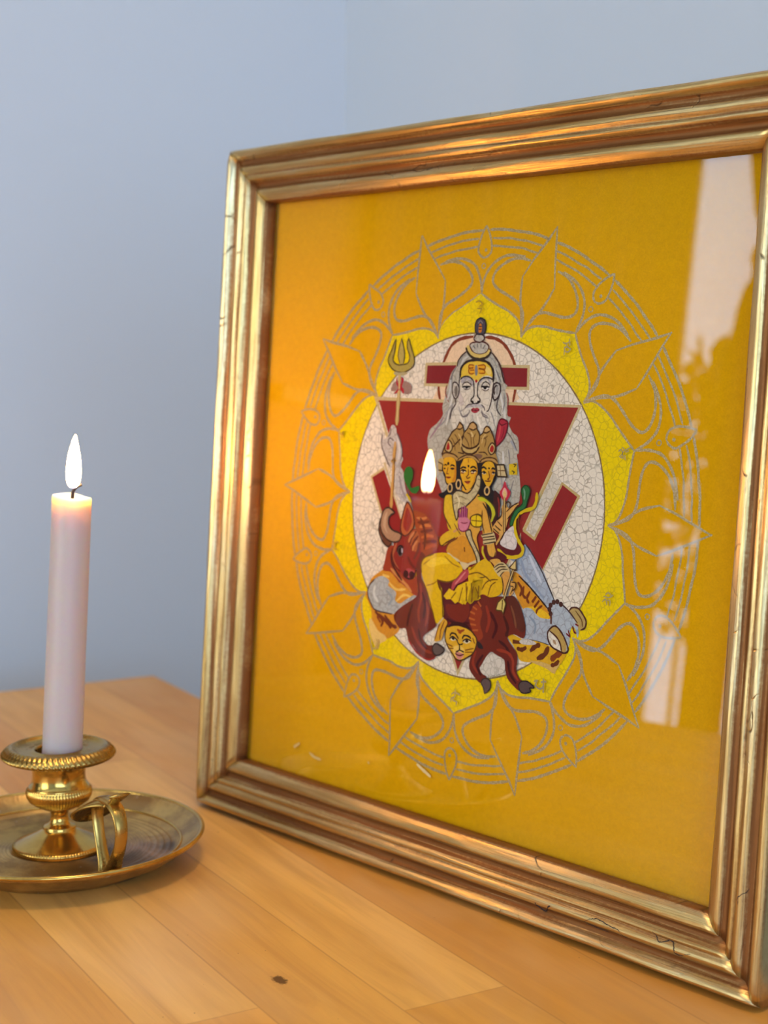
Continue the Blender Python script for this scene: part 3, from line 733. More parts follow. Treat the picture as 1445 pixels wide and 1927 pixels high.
1 1 170 150 104 1.15 0.15 1 0.6 -31 2114 84 2062 226 1997 340 1942 466 1858 527 1774 538 1690
1 0 170 150 104 1.25 0.15 1 0.6 859 2768 866 2605 885 2356 901 2170
1 1 170 150 104 1.30 0.15 1 0.6 896 2171 784 1982 639 1831 539 1685
1 1 170 150 104 1.45 0.15 1 0.6 920 2338 1048 2285 1157 2178 1210 2046 1187 1945 1065 1907 925 1924 786 1935 665 1885 545 1704
1 1 170 150 104 1.40 0.15 1 0.6 996 2340 1183 2236 1288 2088 1292 1955 1256 1841 1223 1776
1 1 170 150 104 1.15 0.15 1 0.6 1227 1777 1100 1781 958 1787 834 1804 694 1803 585 1755 537 1694
1 1 170 150 104 1.40 0.15 1 0.6 771 2646 639 2683 519 2713 390 2735 264 2749 134 2751 6 2758
1 1 170 150 104 1.40 0.15 1 0.6 -79 2751 -217 2745 -343 2732 -472 2715 -594 2686 -722 2657 -845 2623
1 1 170 150 104 1.05 0.15 1 0.6 718 2584 607 2607 503 2631 388 2652 273 2665 164 2668 50 2672
1 1 170 150 104 1.05 0.15 1 0.6 -127 2670 -240 2664 -349 2651 -466 2633 -572 2613 -685 2582 -789 2548
1 1 170 150 104 1.05 0.15 1 0.6 660 2513 559 2539 457 2553 356 2572 256 2587 147 2590 45 2593
1 1 170 150 104 1.05 0.15 1 0.6 -116 2589 -217 2587 -321 2573 -423 2553 -525 2532 -635 2511 -734 2481
1 1 170 150 104 1.15 0.15 1 0.6 -40 2801 -84 2724 -114 2624 -121 2540 -87 2489 -36 2473
1 1 170 150 104 1.15 0.15 1 0.6 -40 2805 4 2726 45 2631 46 2546 12 2496 -38 2475
3 0 170 150 104 0.90 0.2 1 0.5 -50 2552
4 0 170 150 104 0.55 1.25 1 1.25 -33 2393
1 0 170 150 104 1.25 0.15 1 0.6 -943 2735 -941 2570 -957 2319 -965 2129
1 1 170 150 104 1.30 0.15 1 0.6 -963 2126 -838 1938 -689 1798 -578 1664
1 1 170 150 104 1.45 0.15 1 0.6 -991 2298 -1113 2234 -1222 2119 -1273 1970 -1243 1867 -1124 1850 -973 1869 -840 1890 -710 1853 -589 1676
1 1 170 150 104 1.40 0.15 1 0.6 -1072 2288 -1260 2166 -1352 2006 -1354 1868 -1313 1758 -1279 1701
1 1 170 150 104 1.15 0.15 1 0.6 -1275 1702 -1150 1716 -998 1731 -882 1764 -733 1764 -628 1724 -574 1663
1 0 170 150 104 1.25 0.15 1 0.6 -946 2734 -835 2606 -670 2408 -552 2265
1 1 170 150 104 1.30 0.15 1 0.6 -551 2268 -540 2043 -571 1839 -575 1660
1 1 170 150 104 1.45 0.15 1 0.6 -640 2420 -496 2447 -338 2425 -210 2338 -167 2239 -245 2143 -385 2076 -508 2003 -585 1897 -578 1685
1 1 170 150 104 1.40 0.15 1 0.6 -569 2456 -347 2478 -169 2413 -76 2301 -35 2187 -31 2121
1 1 170 150 104 1.15 0.15 1 0.6 -31 2116 -134 2055 -271 1985 -385 1920 -509 1838 -572 1750 -577 1666
1 1 170 150 104 1.40 0.15 1 0.6 -956 2581 -1071 2538 -1191 2487 -1309 2423 -1423 2358 -1530 2295 -1640 2219
1 1 170 150 104 1.40 0.15 1 0.6 -1708 2171 -1808 2088 -1908 2002 -2002 1903 -2084 1812 -2169 1713 -2250 1610
1 1 170 150 104 1.05 0.15 1 0.6 -949 2497 -1051 2453 -1154 2412 -1253 2354 -1358 2301 -1457 2245 -1546 2179
1 1 170 150 104 1.05 0.15 1 0.6 -1690 2079 -1775 2005 -1866 1928 -1943 1844 -2018 1761 -2091 1680 -2166 1583
1 1 170 150 104 1.05 0.15 1 0.6 -952 2403 -1056 2371 -1149 2321 -1240 2279 -1333 2224 -1423 2170 -1503 2116
1 1 170 150 104 1.05 0.15 1 0.6 -1633 2022 -1719 1950 -1791 1881 -1862 1807 -1934 1736 -2006 1660 -2074 1573
1 1 170 150 104 1.15 0.15 1 0.6 -1704 2234 -1686 2146 -1656 2049 -1605 1973 -1543 1960 -1498 1971
1 1 170 150 104 1.15 0.15 1 0.6 -1702 2229 -1620 2197 -1531 2142 -1475 2077 -1465 2014 -1499 1971
3 0 170 150 104 0.90 0.2 1 0.5 -1556 2028
4 0 170 150 104 0.55 1.25 1 1.25 -1446 1912
1 0 170 150 104 1.25 0.15 1 0.6 -2400 1633 -2303 1512 -2158 1309 -2045 1168
1 1 170 150 104 1.30 0.15 1 0.6 -2045 1167 -1831 1099 -1624 1082 -1449 1044
1 1 170 150 104 1.45 0.15 1 0.6 -2164 1282 -2231 1156 -2247 1006 -2207 858 -2110 798 -2005 850 -1906 957 -1799 1059 -1672 1103 -1469 1044
1 1 170 150 104 1.40 0.15 1 0.6 -2227 1225 -2304 1022 -2288 845 -2209 730 -2104 666 -2039 639
1 1 170 150 104 1.15 0.15 1 0.6 -2036 641 -1948 720 -1843 836 -1752 929 -1636 1017 -1533 1055 -1445 1044
1 0 170 150 104 1.25 0.15 1 0.6 -2403 1626 -2239 1603 -1978 1551 -1793 1515
1 1 170 150 104 1.30 0.15 1 0.6 -1787 1516 -1648 1357 -1546 1181 -1444 1045
1 1 170 150 104 1.45 0.15 1 0.6 -1954 1582 -1855 1687 -1705 1764 -1550 1772 -1457 1712 -1470 1601 -1534 1468 -1597 1339 -1592 1214 -1458 1055
1 1 170 150 104 1.40 0.15 1 0.6 -1921 1653 -1747 1799 -1566 1852 -1428 1820 -1329 1751 -1272 1702
1 1 170 150 104 1.15 0.15 1 0.6 -1275 1698 -1320 1589 -1388 1453 -1456 1348 -1501 1216 -1495 1111 -1446 1040
1 1 170 150 104 1.40 0.15 1 0.6 -2314 1512 -2375 1410 -2436 1298 -2502 1189 -2551 1084 -2599 965 -2633 846
1 1 170 150 104 1.40 0.15 1 0.6 -2663 765 -2698 649 -2720 524 -2741 405 -2756 280 -2771 162 -2772 37
1 1 170 150 104 1.05 0.15 1 0.6 -2259 1454 -2317 1363 -2364 1267 -2419 1172 -2465 1070 -2511 974 -2544 872
1 1 170 150 104 1.05 0.15 1 0.6 -2597 708 -2620 595 -2643 487 -2662 387 -2675 274 -2689 164 -2688 60
1 1 170 150 104 1.05 0.15 1 0.6 -2205 1382 -2261 1301 -2305 1211 -2353 1122 -2398 1025 -2432 935 -2467 841
1 1 170 150 104 1.05 0.15 1 0.6 -2517 687 -2538 597 -2562 493 -2577 392 -2597 296 -2604 198 -2615 99
1 1 170 150 104 1.15 0.15 1 0.6 -2698 821 -2638 759 -2552 704 -2473 669 -2407 698 -2380 734
1 1 170 150 104 1.15 0.15 1 0.6 -2692 820 -2609 839 -2508 848 -2422 827 -2383 786 -2377 730
3 0 170 150 104 0.90 0.2 1 0.5 -2459 742
4 0 170 150 104 0.55 1.25 1 1.25 -2303 712
1 0 170 150 104 1.25 0.15 1 0.6 -2913 -18 -2754 -77 -2526 -164 -2346 -233
1 1 170 150 104 1.30 0.15 1 0.6 -2339 -237 -2134 -174 -1953 -79 -1785 -18
1 1 170 150 104 1.45 0.15 1 0.6 -2513 -200 -2493 -339 -2421 -485 -2300 -580 -2182 -579 -2124 -481 -2103 -328 -2084 -190 -2005 -93 -1808 -23
1 1 170 150 104 1.40 0.15 1 0.6 -2527 -280 -2470 -495 -2352 -640 -2219 -688 -2099 -687 -2033 -673
1 1 170 150 104 1.15 0.15 1 0.6 -2027 -676 -2009 -553 -1984 -406 -1971 -276 -1929 -141 -1867 -53 -1785 -18
1 0 170 150 104 1.25 0.15 1 0.6 -2915 -18 -2759 31 -2520 126 -2350 194
1 1 170 150 104 1.30 0.15 1 0.6 -2349 197 -2131 132 -1954 45 -1786 -19
1 1 170 150 104 1.45 0.15 1 0.6 -2517 156 -2498 301 -2419 441 -2306 531 -2195 544 -2134 440 -2107 296 -2087 160 -2003 48 -1802 -14
1 1 170 150 104 1.40 0.15 1 0.6 -2530 234 -2485 453 -2367 600 -2228 647 -2110 651 -2039 640
1 1 170 150 104 1.15 0.15 1 0.6 -2034 636 -2015 516 -1993 363 -1976 243 -1934 104 -1859 14 -1781 -20
1 1 170 150 104 1.40 0.15 1 0.6 -2774 -81 -2770 -203 -2752 -325 -2740 -454 -2719 -574 -2685 -699 -2656 -812
1 1 170 150 104 1.40 0.15 1 0.6 -2629 -899 -2580 -1016 -2533 -1131 -2478 -1239 -2426 -1352 -2358 -1458 -2292 -1563
1 1 170 150 104 1.05 0.15 1 0.6 -2695 -103 -2687 -208 -2671 -317 -2661 -430 -2635 -536 -2615 -647 -2584 -749
1 1 170 150 104 1.05 0.15 1 0.6 -2536 -914 -2497 -1018 -2452 -1117 -2405 -1219 -2348 -1312 -2298 -1405 -2241 -1501
1 1 170 150 104 1.05 0.15 1 0.6 -2610 -137 -2598 -238 -2591 -337 -2573 -441 -2554 -540 -2538 -641 -2511 -736
1 1 170 150 104 1.05 0.15 1 0.6 -2461 -882 -2420 -978 -2380 -1073 -2342 -1159 -2292 -1255 -2243 -1336 -2192 -1422
1 1 170 150 104 1.15 0.15 1 0.6 -2691 -864 -2598 -890 -2496 -895 -2408 -871 -2368 -828 -2369 -773
1 1 170 150 104 1.15 0.15 1 0.6 -2690 -864 -2627 -805 -2543 -744 -2457 -720 -2403 -731 -2368 -772
3 0 170 150 104 0.90 0.2 1 0.5 -2441 -810
4 0 170 150 104 0.55 1.25 1 1.25 -2292 -753
1 0 170 150 104 1.25 0.15 1 0.6 -2382 -1683 -2214 -1642 -1959 -1599 -1769 -1547
1 1 170 150 104 1.30 0.15 1 0.6 -1764 -1554 -1627 -1378 -1526 -1204 -1431 -1065
1 1 170 150 104 1.45 0.15 1 0.6 -1932 -1618 -1829 -1726 -1680 -1793 -1532 -1799 -1435 -1744 -1445 -1629 -1510 -1493 -1579 -1368 -1570 -1249 -1440 -1083
1 1 170 150 104 1.40 0.15 1 0.6 -1897 -1689 -1722 -1828 -1538 -1886 -1402 -1849 -1301 -1775 -1252 -1726
1 1 170 150 104 1.15 0.15 1 0.6 -1253 -1722 -1308 -1610 -1366 -1476 -1427 -1375 -1475 -1239 -1474 -1131 -1429 -1069
1 0 170 150 104 1.25 0.15 1 0.6 -2378 -1678 -2281 -1555 -2137 -1350 -2018 -1208
1 1 170 150 104 1.30 0.15 1 0.6 -2021 -1199 -1810 -1139 -1598 -1108 -1429 -1069
1 1 170 150 104 1.45 0.15 1 0.6 -2150 -1320 -2214 -1197 -2231 -1044 -2188 -899 -2107 -833 -1996 -887 -1880 -991 -1785 -1090 -1657 -1132 -1444 -1079
1 1 170 150 104 1.40 0.15 1 0.6 -2207 -1265 -2281 -1068 -2276 -879 -2198 -767 -2093 -699 -2030 -673
1 1 170 150 104 1.15 0.15 1 0.6 -2032 -676 -1932 -763 -1824 -872 -1734 -960 -1624 -1045 -1510 -1082 -1432 -1062
1 1 170 150 104 1.40 0.15 1 0.6 -2224 -1656 -2149 -1754 -2061 -1851 -1968 -1948 -1874 -2038 -1775 -2116 -1673 -2200
1 1 170 150 104 1.40 0.15 1 0.6 -1600 -2245 -1497 -2321 -1379 -2387 -1271 -2451 -1150 -2502 -1037 -2557 -914 -2596
1 1 170 150 104 1.05 0.15 1 0.6 -2142 -1633 -2073 -1718 -1992 -1805 -1916 -1883 -1835 -1960 -1754 -2039 -1660 -2112
1 1 170 150 104 1.05 0.15 1 0.6 -1519 -2211 -1419 -2271 -1319 -2331 -1218 -2378 -1116 -2431 -1021 -2470 -914 -2517
1 1 170 150 104 1.05 0.15 1 0.6 -2048 -1614 -1981 -1699 -1911 -1775 -1840 -1845 -1765 -1919 -1682 -1984 -1600 -2054
1 1 170 150 104 1.05 0.15 1 0.6 -1471 -2146 -1388 -2197 -1294 -2250 -1206 -2300 -1112 -2348 -1019 -2387 -925 -2425
1 1 170 150 104 1.15 0.15 1 0.6 -1666 -2269 -1586 -2223 -1492 -2177 -1436 -2102 -1438 -2048 -1468 -2007
1 1 170 150 104 1.15 0.15 1 0.6 -1667 -2268 -1656 -2180 -1626 -2080 -1574 -2005 -1520 -1987 -1465 -2006
3 0 170 150 104 0.90 0.2 1 0.5 -1504 -2073
4 0 170 150 104 0.55 1.25 1 1.25 -1419 -1939
1 0 170 150 104 1.25 0.15 1 0.6 -893 -2750 -800 -2617 -635 -2423 -519 -2279
1 1 170 150 104 1.30 0.15 1 0.6 -515 -2277 -517 -2062 -551 -1856 -567 -1677
1 1 170 150 104 1.45 0.15 1 0.6 -603 -2435 -457 -2463 -291 -2436 -172 -2347 -131 -2247 -216 -2162 -350 -2088 -486 -2022 -559 -1910 -567 -1702
1 1 170 150 104 1.40 0.15 1 0.6 -523 -2470 -302 -2488 -121 -2426 -40 -2310 -3 -2201 5 -2135
1 1 170 150 104 1.15 0.15 1 0.6 4 -2131 -111 -2073 -248 -1998 -372 -1944 -492 -1854 -551 -1762 -559 -1682
1 0 170 150 104 1.25 0.15 1 0.6 -899 -2744 -908 -2580 -928 -2333 -934 -2149
1 1 170 150 104 1.30 0.15 1 0.6 -933 -2145 -811 -1962 -666 -1822 -566 -1679
1 1 170 150 104 1.45 0.15 1 0.6 -960 -2317 -1084 -2257 -1198 -2137 -1252 -2002 -1218 -1890 -1100 -1867 -954 -1897 -813 -1915 -698 -1869 -572 -1704
1 1 170 150 104 1.40 0.15 1 0.6 -1039 -2307 -1226 -2191 -1323 -2040 -1332 -1901 -1292 -1785 -1255 -1724
1 1 170 150 104 1.15 0.15 1 0.6 -1255 -1718 -1126 -1734 -980 -1759 -854 -1785 -718 -1781 -616 -1741 -562 -1685
1 1 170 150 104 1.40 0.15 1 0.6 -804 -2632 -678 -2670 -543 -2699 -411 -2723 -288 -2745 -155 -2753 -21 -2756
1 1 170 150 104 1.40 0.15 1 0.6 70 -2758 197 -2756 331 -2742 459 -2721 589 -2702 719 -2672 848 -2627
1 1 170 150 104 1.05 0.15 1 0.6 -748 -2564 -643 -2594 -527 -2624 -415 -2644 -304 -2663 -185 -2672 -72 -2676
1 1 170 150 104 1.05 0.15 1 0.6 114 -2674 228 -2666 344 -2662 459 -2639 565 -2624 684 -2591 788 -2562
1 1 170 150 104 1.05 0.15 1 0.6 -690 -2499 -594 -2528 -490 -2545 -380 -2569 -275 -2578 -174 -2587 -64 -2601
1 1 170 150 104 1.05 0.15 1 0.6 98 -2599 202 -2591 310 -2578 416 -2567 526 -2555 624 -2523 731 -2497
1 1 170 150 104 1.15 0.15 1 0.6 18 -2803 62 -2731 99 -2634 106 -2547 66 -2501 16 -2483
1 1 170 150 104 1.15 0.15 1 0.6 26 -2805 -27 -2730 -64 -2633 -74 -2551 -33 -2502 14 -2479
3 0 170 150 104 0.90 0.2 1 0.5 30 -2559
4 0 170 150 104 0.55 1.25 1 1.25 12 -2402
0 0 226 217 198 0.00 1 0 0.4 0 -1731 113 -1728 226 -1716 338 -1698 448 -1672 557 -1639 663 -1600 766 -1553 866 -1499 962 -1440 1054 -1374 1142 -1302 1224 -1224 1302 -1142 1374 -1054 1440 -962 1499 -866 1553 -766 1600 -663 1639 -557 1672 -448 1698 -338 1716 -226 1728 -113 1731 0 1728 113 1716 226 1698 338 1672 448 1639 557 1600 663 1553 766 1499 866 1440 962 1374 1054 1302 1142 1224 1224 1142 1302 1054 1374 962 1440 866 1499 766 1553 663 1600 557 1639 448 1672 338 1698 226 1716 113 1728 0 1731 -113 1728 -226 1716 -338 1698 -448 1672 -557 1639 -663 1600 -766 1553 -866 1499 -962 1440 -1054 1374 -1142 1302 -1224 1224 -1302 1142 -1374 1054 -1440 962 -1499 866 -1553 766 -1600 663 -1639 557 -1672 448 -1698 338 -1716 226 -1728 113 -1731 0 -1728 -113 -1716 -226 -1698 -338 -1672 -448 -1639 -557 -1600 -663 -1553 -766 -1499 -866 -1440 -962 -1374 -1054 -1302 -1142 -1224 -1224 -1142 -1302 -1054 -1374 -962 -1440 -866 -1499 -766 -1553 -663 -1600 -557 -1639 -448 -1672 -338 -1698 -226 -1716 -113 -1728
1 0 128 104 56 0.80 0.2 0.4 0.8 0 -1737 114 -1733 227 -1722 339 -1704 450 -1678 558 -1645 665 -1605 768 -1558 869 -1504 965 -1444 1057 -1378 1145 -1306 1228 -1228 1306 -1145 1378 -1057 1444 -965 1504 -869 1558 -768 1605 -665 1645 -558 1678 -450 1704 -339 1722 -227 1733 -114 1737 0 1733 114 1722 227 1704 339 1678 450 1645 558 1605 665 1558 768 1504 869 1444 965 1378 1057 1306 1145 1228 1228 1145 1306 1057 1378 965 1444 869 1504 768 1558 665 1605 558 1645 450 1678 339 1704 227 1722 114 1733 0 1737 -114 1733 -227 1722 -339 1704 -450 1678 -558 1645 -665 1605 -768 1558 -869 1504 -965 1444 -1057 1378 -1145 1306 -1228 1228 -1306 1145 -1378 1057 -1444 965 -1504 869 -1558 768 -1605 665 -1645 558 -1678 450 -1704 339 -1722 227 -1733 114 -1737 0 -1733 -114 -1722 -227 -1704 -339 -1678 -450 -1645 -558 -1605 -665 -1558 -768 -1504 -869 -1444 -965 -1378 -1057 -1306 -1145 -1228 -1228 -1145 -1306 -1057 -1378 -965 -1444 -869 -1504 -768 -1558 -665 -1605 -558 -1645 -450 -1678 -339 -1704 -227 -1722 -114 -1733 0 -1737
0 1 226 196 160 0.00 0.3 0 0.5 -514 -1025 -524 -1181 -507 -1357 -466 -1445 -370 -1610 -241 -1678 -69 -1701 -79 -1708 93 -1694 223 -1682 343 -1630 439 -1537 504 -1435 537 -1306 538 -1185 517 -1059
1 1 128 58 36 1.77 0.05 0 0.2 -479 -1026 -518 -1162 -518 -1318 -466 -1445 -370 -1610 -241 -1678 -69 -1701
1 1 128 58 36 1.70 0.05 0 0.2 93 -1694 223 -1682 343 -1630 439 -1537 504 -1435 537 -1306 538 -1185 517 -1059
0 0 126 36 40 0.00 0.05 0 0.5 -707 -1409 -300 -1418 324 -1404 678 -1396 685 -1207 404 -1206 -365 -1218 -712 -1217
2 0 190 172 122 1.47 0.2 0.5 0.6 -715 -1418 -301 -1427 323 -1409 692 -1408 702 -1196 404 -1196 -364 -1206 -722 -1205
0 0 142 44 38 0.00 0.05 0 0.5 -1412 -1027 1346 -1033 -7 1678
2 0 190 172 122 1.55 0.2 0.5 0.6 -1455 -1043 1365 -1044 -6 1699
0 0 138 38 38 0.00 0.05 0 0.5 1213 -299 1407 -197 1025 542 739 361 723 162 772 179 903 251
1 0 180 158 100 1.30 0.2 0.5 0.6 1069 -409 764 180 902 245 1208 -309 1418 -201 1026 548
0 0 205 198 180 0.00 0.75 0 0.5 1095 -411 1186 -311 899 236 780 179
1 0 180 158 100 1.16 0.2 0.5 0.6 1077 -410 770 180 902 245 1205 -309
0 0 140 36 34 0.00 0.05 0 0.5 -1455 -200 -1267 -298 -958 218 -859 270 -836 548 -1076 471 -1272 173
1 0 190 172 122 1.37 0.2 0.5 0.6 -1265 -367 -959 208
1 0 190 172 122 1.37 0.2 0.5 0.6 -1272 173 -1460 -202 -1266 -308
0 0 214 204 184 0.00 0.75 0 0.5 -1253 -368 -1206 -376 -941 156 -964 198
0 1 205 140 40 0.00 0.3 0 0.5 -1421 1023 -1447 1078 -1343 1220 -1313 1402 -1276 1479 -1197 1519 -1079 1502 -937 1431 -885 1343 -984 1214 -654 1001 -638 850 -646 751 -824 690 -1056 705 -1257 809 -1371 893
0 1 225 190 110 0.00 0.3 0 0.5 -1343 1313 -1358 1408 -1301 1544 -1203 1633 -1178 1568 -1078 1512 -1112 1466 -1220 1430
1 1 110 50 25 1.72 0.05 0 0.2 -1281 1232 -1154 1318 -1178 1383
1 1 110 50 25 2.06 0.05 0 0.2 -1219 1255 -1078 1328 -1015 1381
1 1 110 50 25 2.05 0.05 0 0.2 -1129 1254 -1018 1341 -928 1359
1 0 130 60 25 1.38 0.05 0 0.2 -1247 1279 -1182 1343
1 1 150 80 25 1.69 0.05 0 0.2 -1054 735 -956 846 -895 879
1 0 150 80 25 1.68 0.05 0 0.2 -937 723 -871 816
1 0 150 70 25 1.33 0.05 0 0.2 -741 821 -715 959
1 1 225 185 90 1.35 0.05 0 0.2 -965 1090 -855 1006 -739 1012
1 1 225 185 90 1.36 0.05 0 0.2 -1084 901 -976 960 -832 942
1 0 225 185 90 1.37 0.05 0 0.2 -1195 832 -1089 841
0 1 170 174 172 0.00 0.75 0 0.5 -1311 886 -1395 968 -1402 1062 -1348 1159 -1267 1220 -1013 1228 -942 1188 -846 1115 -668 1003 -684 980 -822 1052 -906 1103 -981 1072 -974 990 -1097 933 -1086 881 -1194 842
1 1 70 45 40 0.86 0.05 0 0.2 -1311 886 -1395 968 -1410 1063 -1348 1159 -1267 1220 -1013 1228
1 1 200 204 200 1.72 0.05 0 0.2 -1305 958 -1312 1051 -1245 1125
1 1 140 150 155 1.36 0.05 0 0.2 -1122 987 -1027 1057 -1079 1145
0 0 160 172 186 0.00 0.75 0 0.5 572 463 691 426 788 306 858 349 959 458 1060 566 1152 735 1216 820 1162 861 1133 895 959 768 819 675 719 606 670 501
1 1 60 48 48 0.74 0.05 0 0.2 788 306 874 377 1033 559 1210 816
1 1 190 198 208 1.48 0.05 0 0.2 850 409 940 539 1029 660
1 1 135 150 170 1.49 0.05 0 0.2 748 460 811 583 884 657 1067 804
0 1 205 140 35 0.00 0.3 0 0.5 664 592 761 621 848 701 960 778 1085 871 1156 941 1172 983 1084 1010 1003 981 920 932 828 944 755 873 694 790 658 683
0 1 225 180 30 0.00 0.3 0 0.5 840 922 970 896 1103 928 1158 970 1097 1018 1004 991 920 937
1 1 110 50 20 1.49 0.05 0 0.2 726 685 785 749 764 822
1 1 110 50 20 1.48 0.05 0 0.2 809 716 802 797 845 832
1 1 110 50 20 1.47 0.05 0 0.2 892 756 858 830 889 876
1 0 110 50 20 1.47 0.05 0 0.2 974 796 927 861
1 1 110 50 20 1.17 0.05 0 0.2 1059 874 998 922 988 963
1 0 110 50 20 1.17 0.05 0 0.2 1017 830 957 907
1 1 50 35 30 0.89 0.05 0 0.2 734 624 847 691 959 768 1140 904
0 1 165 174 184 0.00 0.75 0 0.5 809 951 919 922 1030 992 1186 996 1184 1046 1139 1131 1174 1235 997 1221 852 1227 869 1119
1 1 130 145 160 1.18 0.05 0 0.2 899 995 984 1063 979 1163
1 1 60 40 35 0.59 0.05 0 0.2 852 1227 997 1226 1174 1239
0 1 212 165 30 0.00 0.3 0 0.5 636 1232 702 1203 839 1233 997 1226 1168 1245 1261 1281 1389 1291 1346 1376 1277 1465 1254 1499 1147 1456 1015 1437 830 1446 770 1374 710 1302
0 1 205 170 95 0.00 0.3 0 0.5 935 1430 1092 1415 1222 1425 1321 1390 1277 1475 1254 1503 1148 1466
1 1 100 48 22 2.09 0.05 0 0.2 766 1329 834 1335 891 1301
1 0 100 48 22 1.80 0.05 0 0.2 708 1272 815 1267
1 1 100 48 22 2.36 0.05 0 0.2 940 1334 1002 1280 1065 1251
1 1 100 48 22 2.64 0.05 0 0.2 1031 1395 1124 1341 1169 1255
1 1 130 62 25 2.89 0.05 0 0.2 1206 1383 1265 1329 1338 1289
1 1 100 48 22 2.03 0.05 0 0.2 1210 1432 1272 1407 1307 1367
0 1 196 190 180 0.00 0.75 0 0.5 858 1221 794 1260 856 1281 1000 1260 985 1232
0 1 175 150 90 0.00 0.3 0 0.5 1393 881 1428 847 1503 847 1570 906 1605 959 1592 1019 1544 1045 1478 996
1 1 80 45 35 0.85 0.05 0 0.2 1393 881 1428 847 1503 847 1570 906 1605 959 1592 1019 1544 1045
1 1 110 80 40 0.71 0.05 0 0.2 1468 871 1549 948 1566 1013
0 1 168 178 186 0.00 0.75 0 0.5 1160 842 1223 826 1308 843 1395 900 1489 985 1524 1067 1513 1122 1485 1053 1445 1020 1417 1092 1422 1198 1376 1283 1381 1194 1331 1119 1229 1049 1193 1074 1170 959
1 1 70 45 45 0.72 0.05 0 0.2 1301 834 1394 890 1502 983
1 1 110 30 35 0.85 0.05 0 0.2 1445 1020 1472 1074 1497 1081
1 1 110 30 35 0.85 0.05 0 0.2 1396 1066 1419 1121 1373 1098
1 0 110 30 35 0.85 0.05 0 0.2 1478 996 1517 1010
3 0 70 40 35 1.30 0 0 0.2 1198 825
3 0 70 40 35 1.30 0 0 0.2 1242 814
3 0 70 40 35 1.30 0 0 0.2 1162 859
3 0 70 40 35 1.30 0 0 0.2 1150 900
3 0 70 40 35 1.30 0 0 0.2 1169 939
3 0 70 40 35 1.30 0 0 0.2 1288 834
1 0 90 50 40 1.16 0.05 0 0.2 1175 939 1183 1036
0 1 178 148 80 0.00 0.3 0 0.5 1158 1118 1180 1076 1242 1048 1311 1107 1381 1194 1387 1262 1338 1289 1278 1180
0 1 222 214 196 0.00 0.75 0 0.5 1146 1130 1170 1107 1250 1145 1307 1215 1325 1281 1260 1271 1192 1222
0 1 170 140 110 0.00 0.3 0 0.5 1215 1184 1247 1185 1263 1222 1230 1217
2 1 70 38 32 0.87 0.05 0 0.2 1146 1130 1180 1076 1242 1048 1323 1105 1388 1194 1412 1258 1370 1289 1319 1282 1221 1257 1165 1206
1 1 80 45 32 0.87 0.05 0 0.2 1169 1102 1263 1153 1313 1214 1331 1280
0 1 178 174 160 0.00 0.75 0 0.5 -108 -1611 -155 -1552 -253 -1471 -277 -1407 -346 -1331 -376 -1234 -405 -1125 -447 -989 -432 -902 -509 -813 -590 -760 -624 -699 -634 -627 -609 -519 -557 -358 -453 -233 -295 6 25 248 450 131 683 -107 641 -445 612 -546 637 -574 611 -717 538 -765 482 -846 505 -909 453 -933 455 -1084 406 -1165 430 -1218 392 -1248 339 -1377 290 -1450 204 -1533 128 -1585
1 1 140 138 140 0.81 0.05 0 0.2 -543 -751 -397 -844 -334 -997
1 1 150 120 130 0.98 0.05 0 0.2 -605 -650 -477 -798 -422 -876
1 1 128 126 128 0.80 0.05 0 0.2 -329 -1310 -342 -1191 -369 -1061
1 1 205 204 196 1.27 0.05 0 0.2 -301 -1154 -333 -992 -378 -802
1 1 205 204 196 1.52 0.05 0 0.2 344 -1143 418 -937 441 -834
1 0 150 155 162 1.20 0.05 0 0.2 524 -682 601 -592
1 1 205 205 200 1.51 0.05 0 0.2 427 -573 470 -315 536 -111
1 1 120 116 118 0.60 0.05 0 0.2 495 -602 527 -474 526 -318
1 0 150 148 150 0.91 0.05 0 0.2 405 -415 462 -158
1 0 120 116 118 0.54 0.05 0 0.2 591 -297 553 -164
1 0 120 116 118 0.54 0.05 0 0.2 497 -327 455 -236
1 1 110 106 106 0.67 0.05 0 0.2 292 -1429 356 -1341 393 -1238
1 1 110 106 106 0.70 0.05 0 0.2 -276 -1396 -330 -1320 -361 -1234
1 1 100 90 90 0.60 0.05 0 0.2 460 -772 536 -703 616 -583
0 1 186 180 174 0.00 0.75 0 0.5 -1241 -430 -1180 -332 -1081 -297 -1080 -105 -998 0 -877 51 -786 113 -854 -11 -920 -117 -963 -284 -1012 -342 -991 -443
1 1 110 92 90 0.67 0.05 0 0.2 -949 -285 -892 -119 -786 103
1 1 90 60 55 0.85 0.05 0 0.2 -1220 -360 -1128 -330 -1041 -345
1 1 150 140 140 1.34 0.05 0 0.2 -1018 -241 -978 -113 -897 -8
0 1 188 180 172 0.00 0.75 0 0.5 -1193 -753 -1151 -770 -1111 -736 -1099 -687 -1049 -608 -1004 -510 -1010 -409 -1046 -317 -1111 -303 -1188 -329 -1238 -397 -1298 -485 -1326 -555 -1321 -677 -1293 -607 -1230 -661
1 1 96 80 82 0.75 0.05 0 0.2 -1321 -677 -1326 -555 -1282 -475 -1230 -397 -1180 -329
1 1 96 80 82 0.74 0.05 0 0.2 -1092 -687 -1034 -599 -998 -490 -1016 -389
1 1 96 80 82 0.68 0.05 0 0.2 -1192 -733 -1195 -682 -1229 -640
1 1 96 80 82 0.68 0.05 0 0.2 -1137 -604 -1198 -632 -1223 -580 -1176 -542
1 1 206 200 194 1.35 0.05 0 0.2 -1080 -627 -1041 -508 -1054 -407
1 1 176 150 92 2.52 0.05 0 0.2 -1108 -1309 -1101 -1149 -1105 -928 -1106 -767
1 1 196 150 80 2.19 0.05 0 0.2 -1114 -595 -1120 -403 -1118 -376 -1116 -184 -1121 29 -1121 110
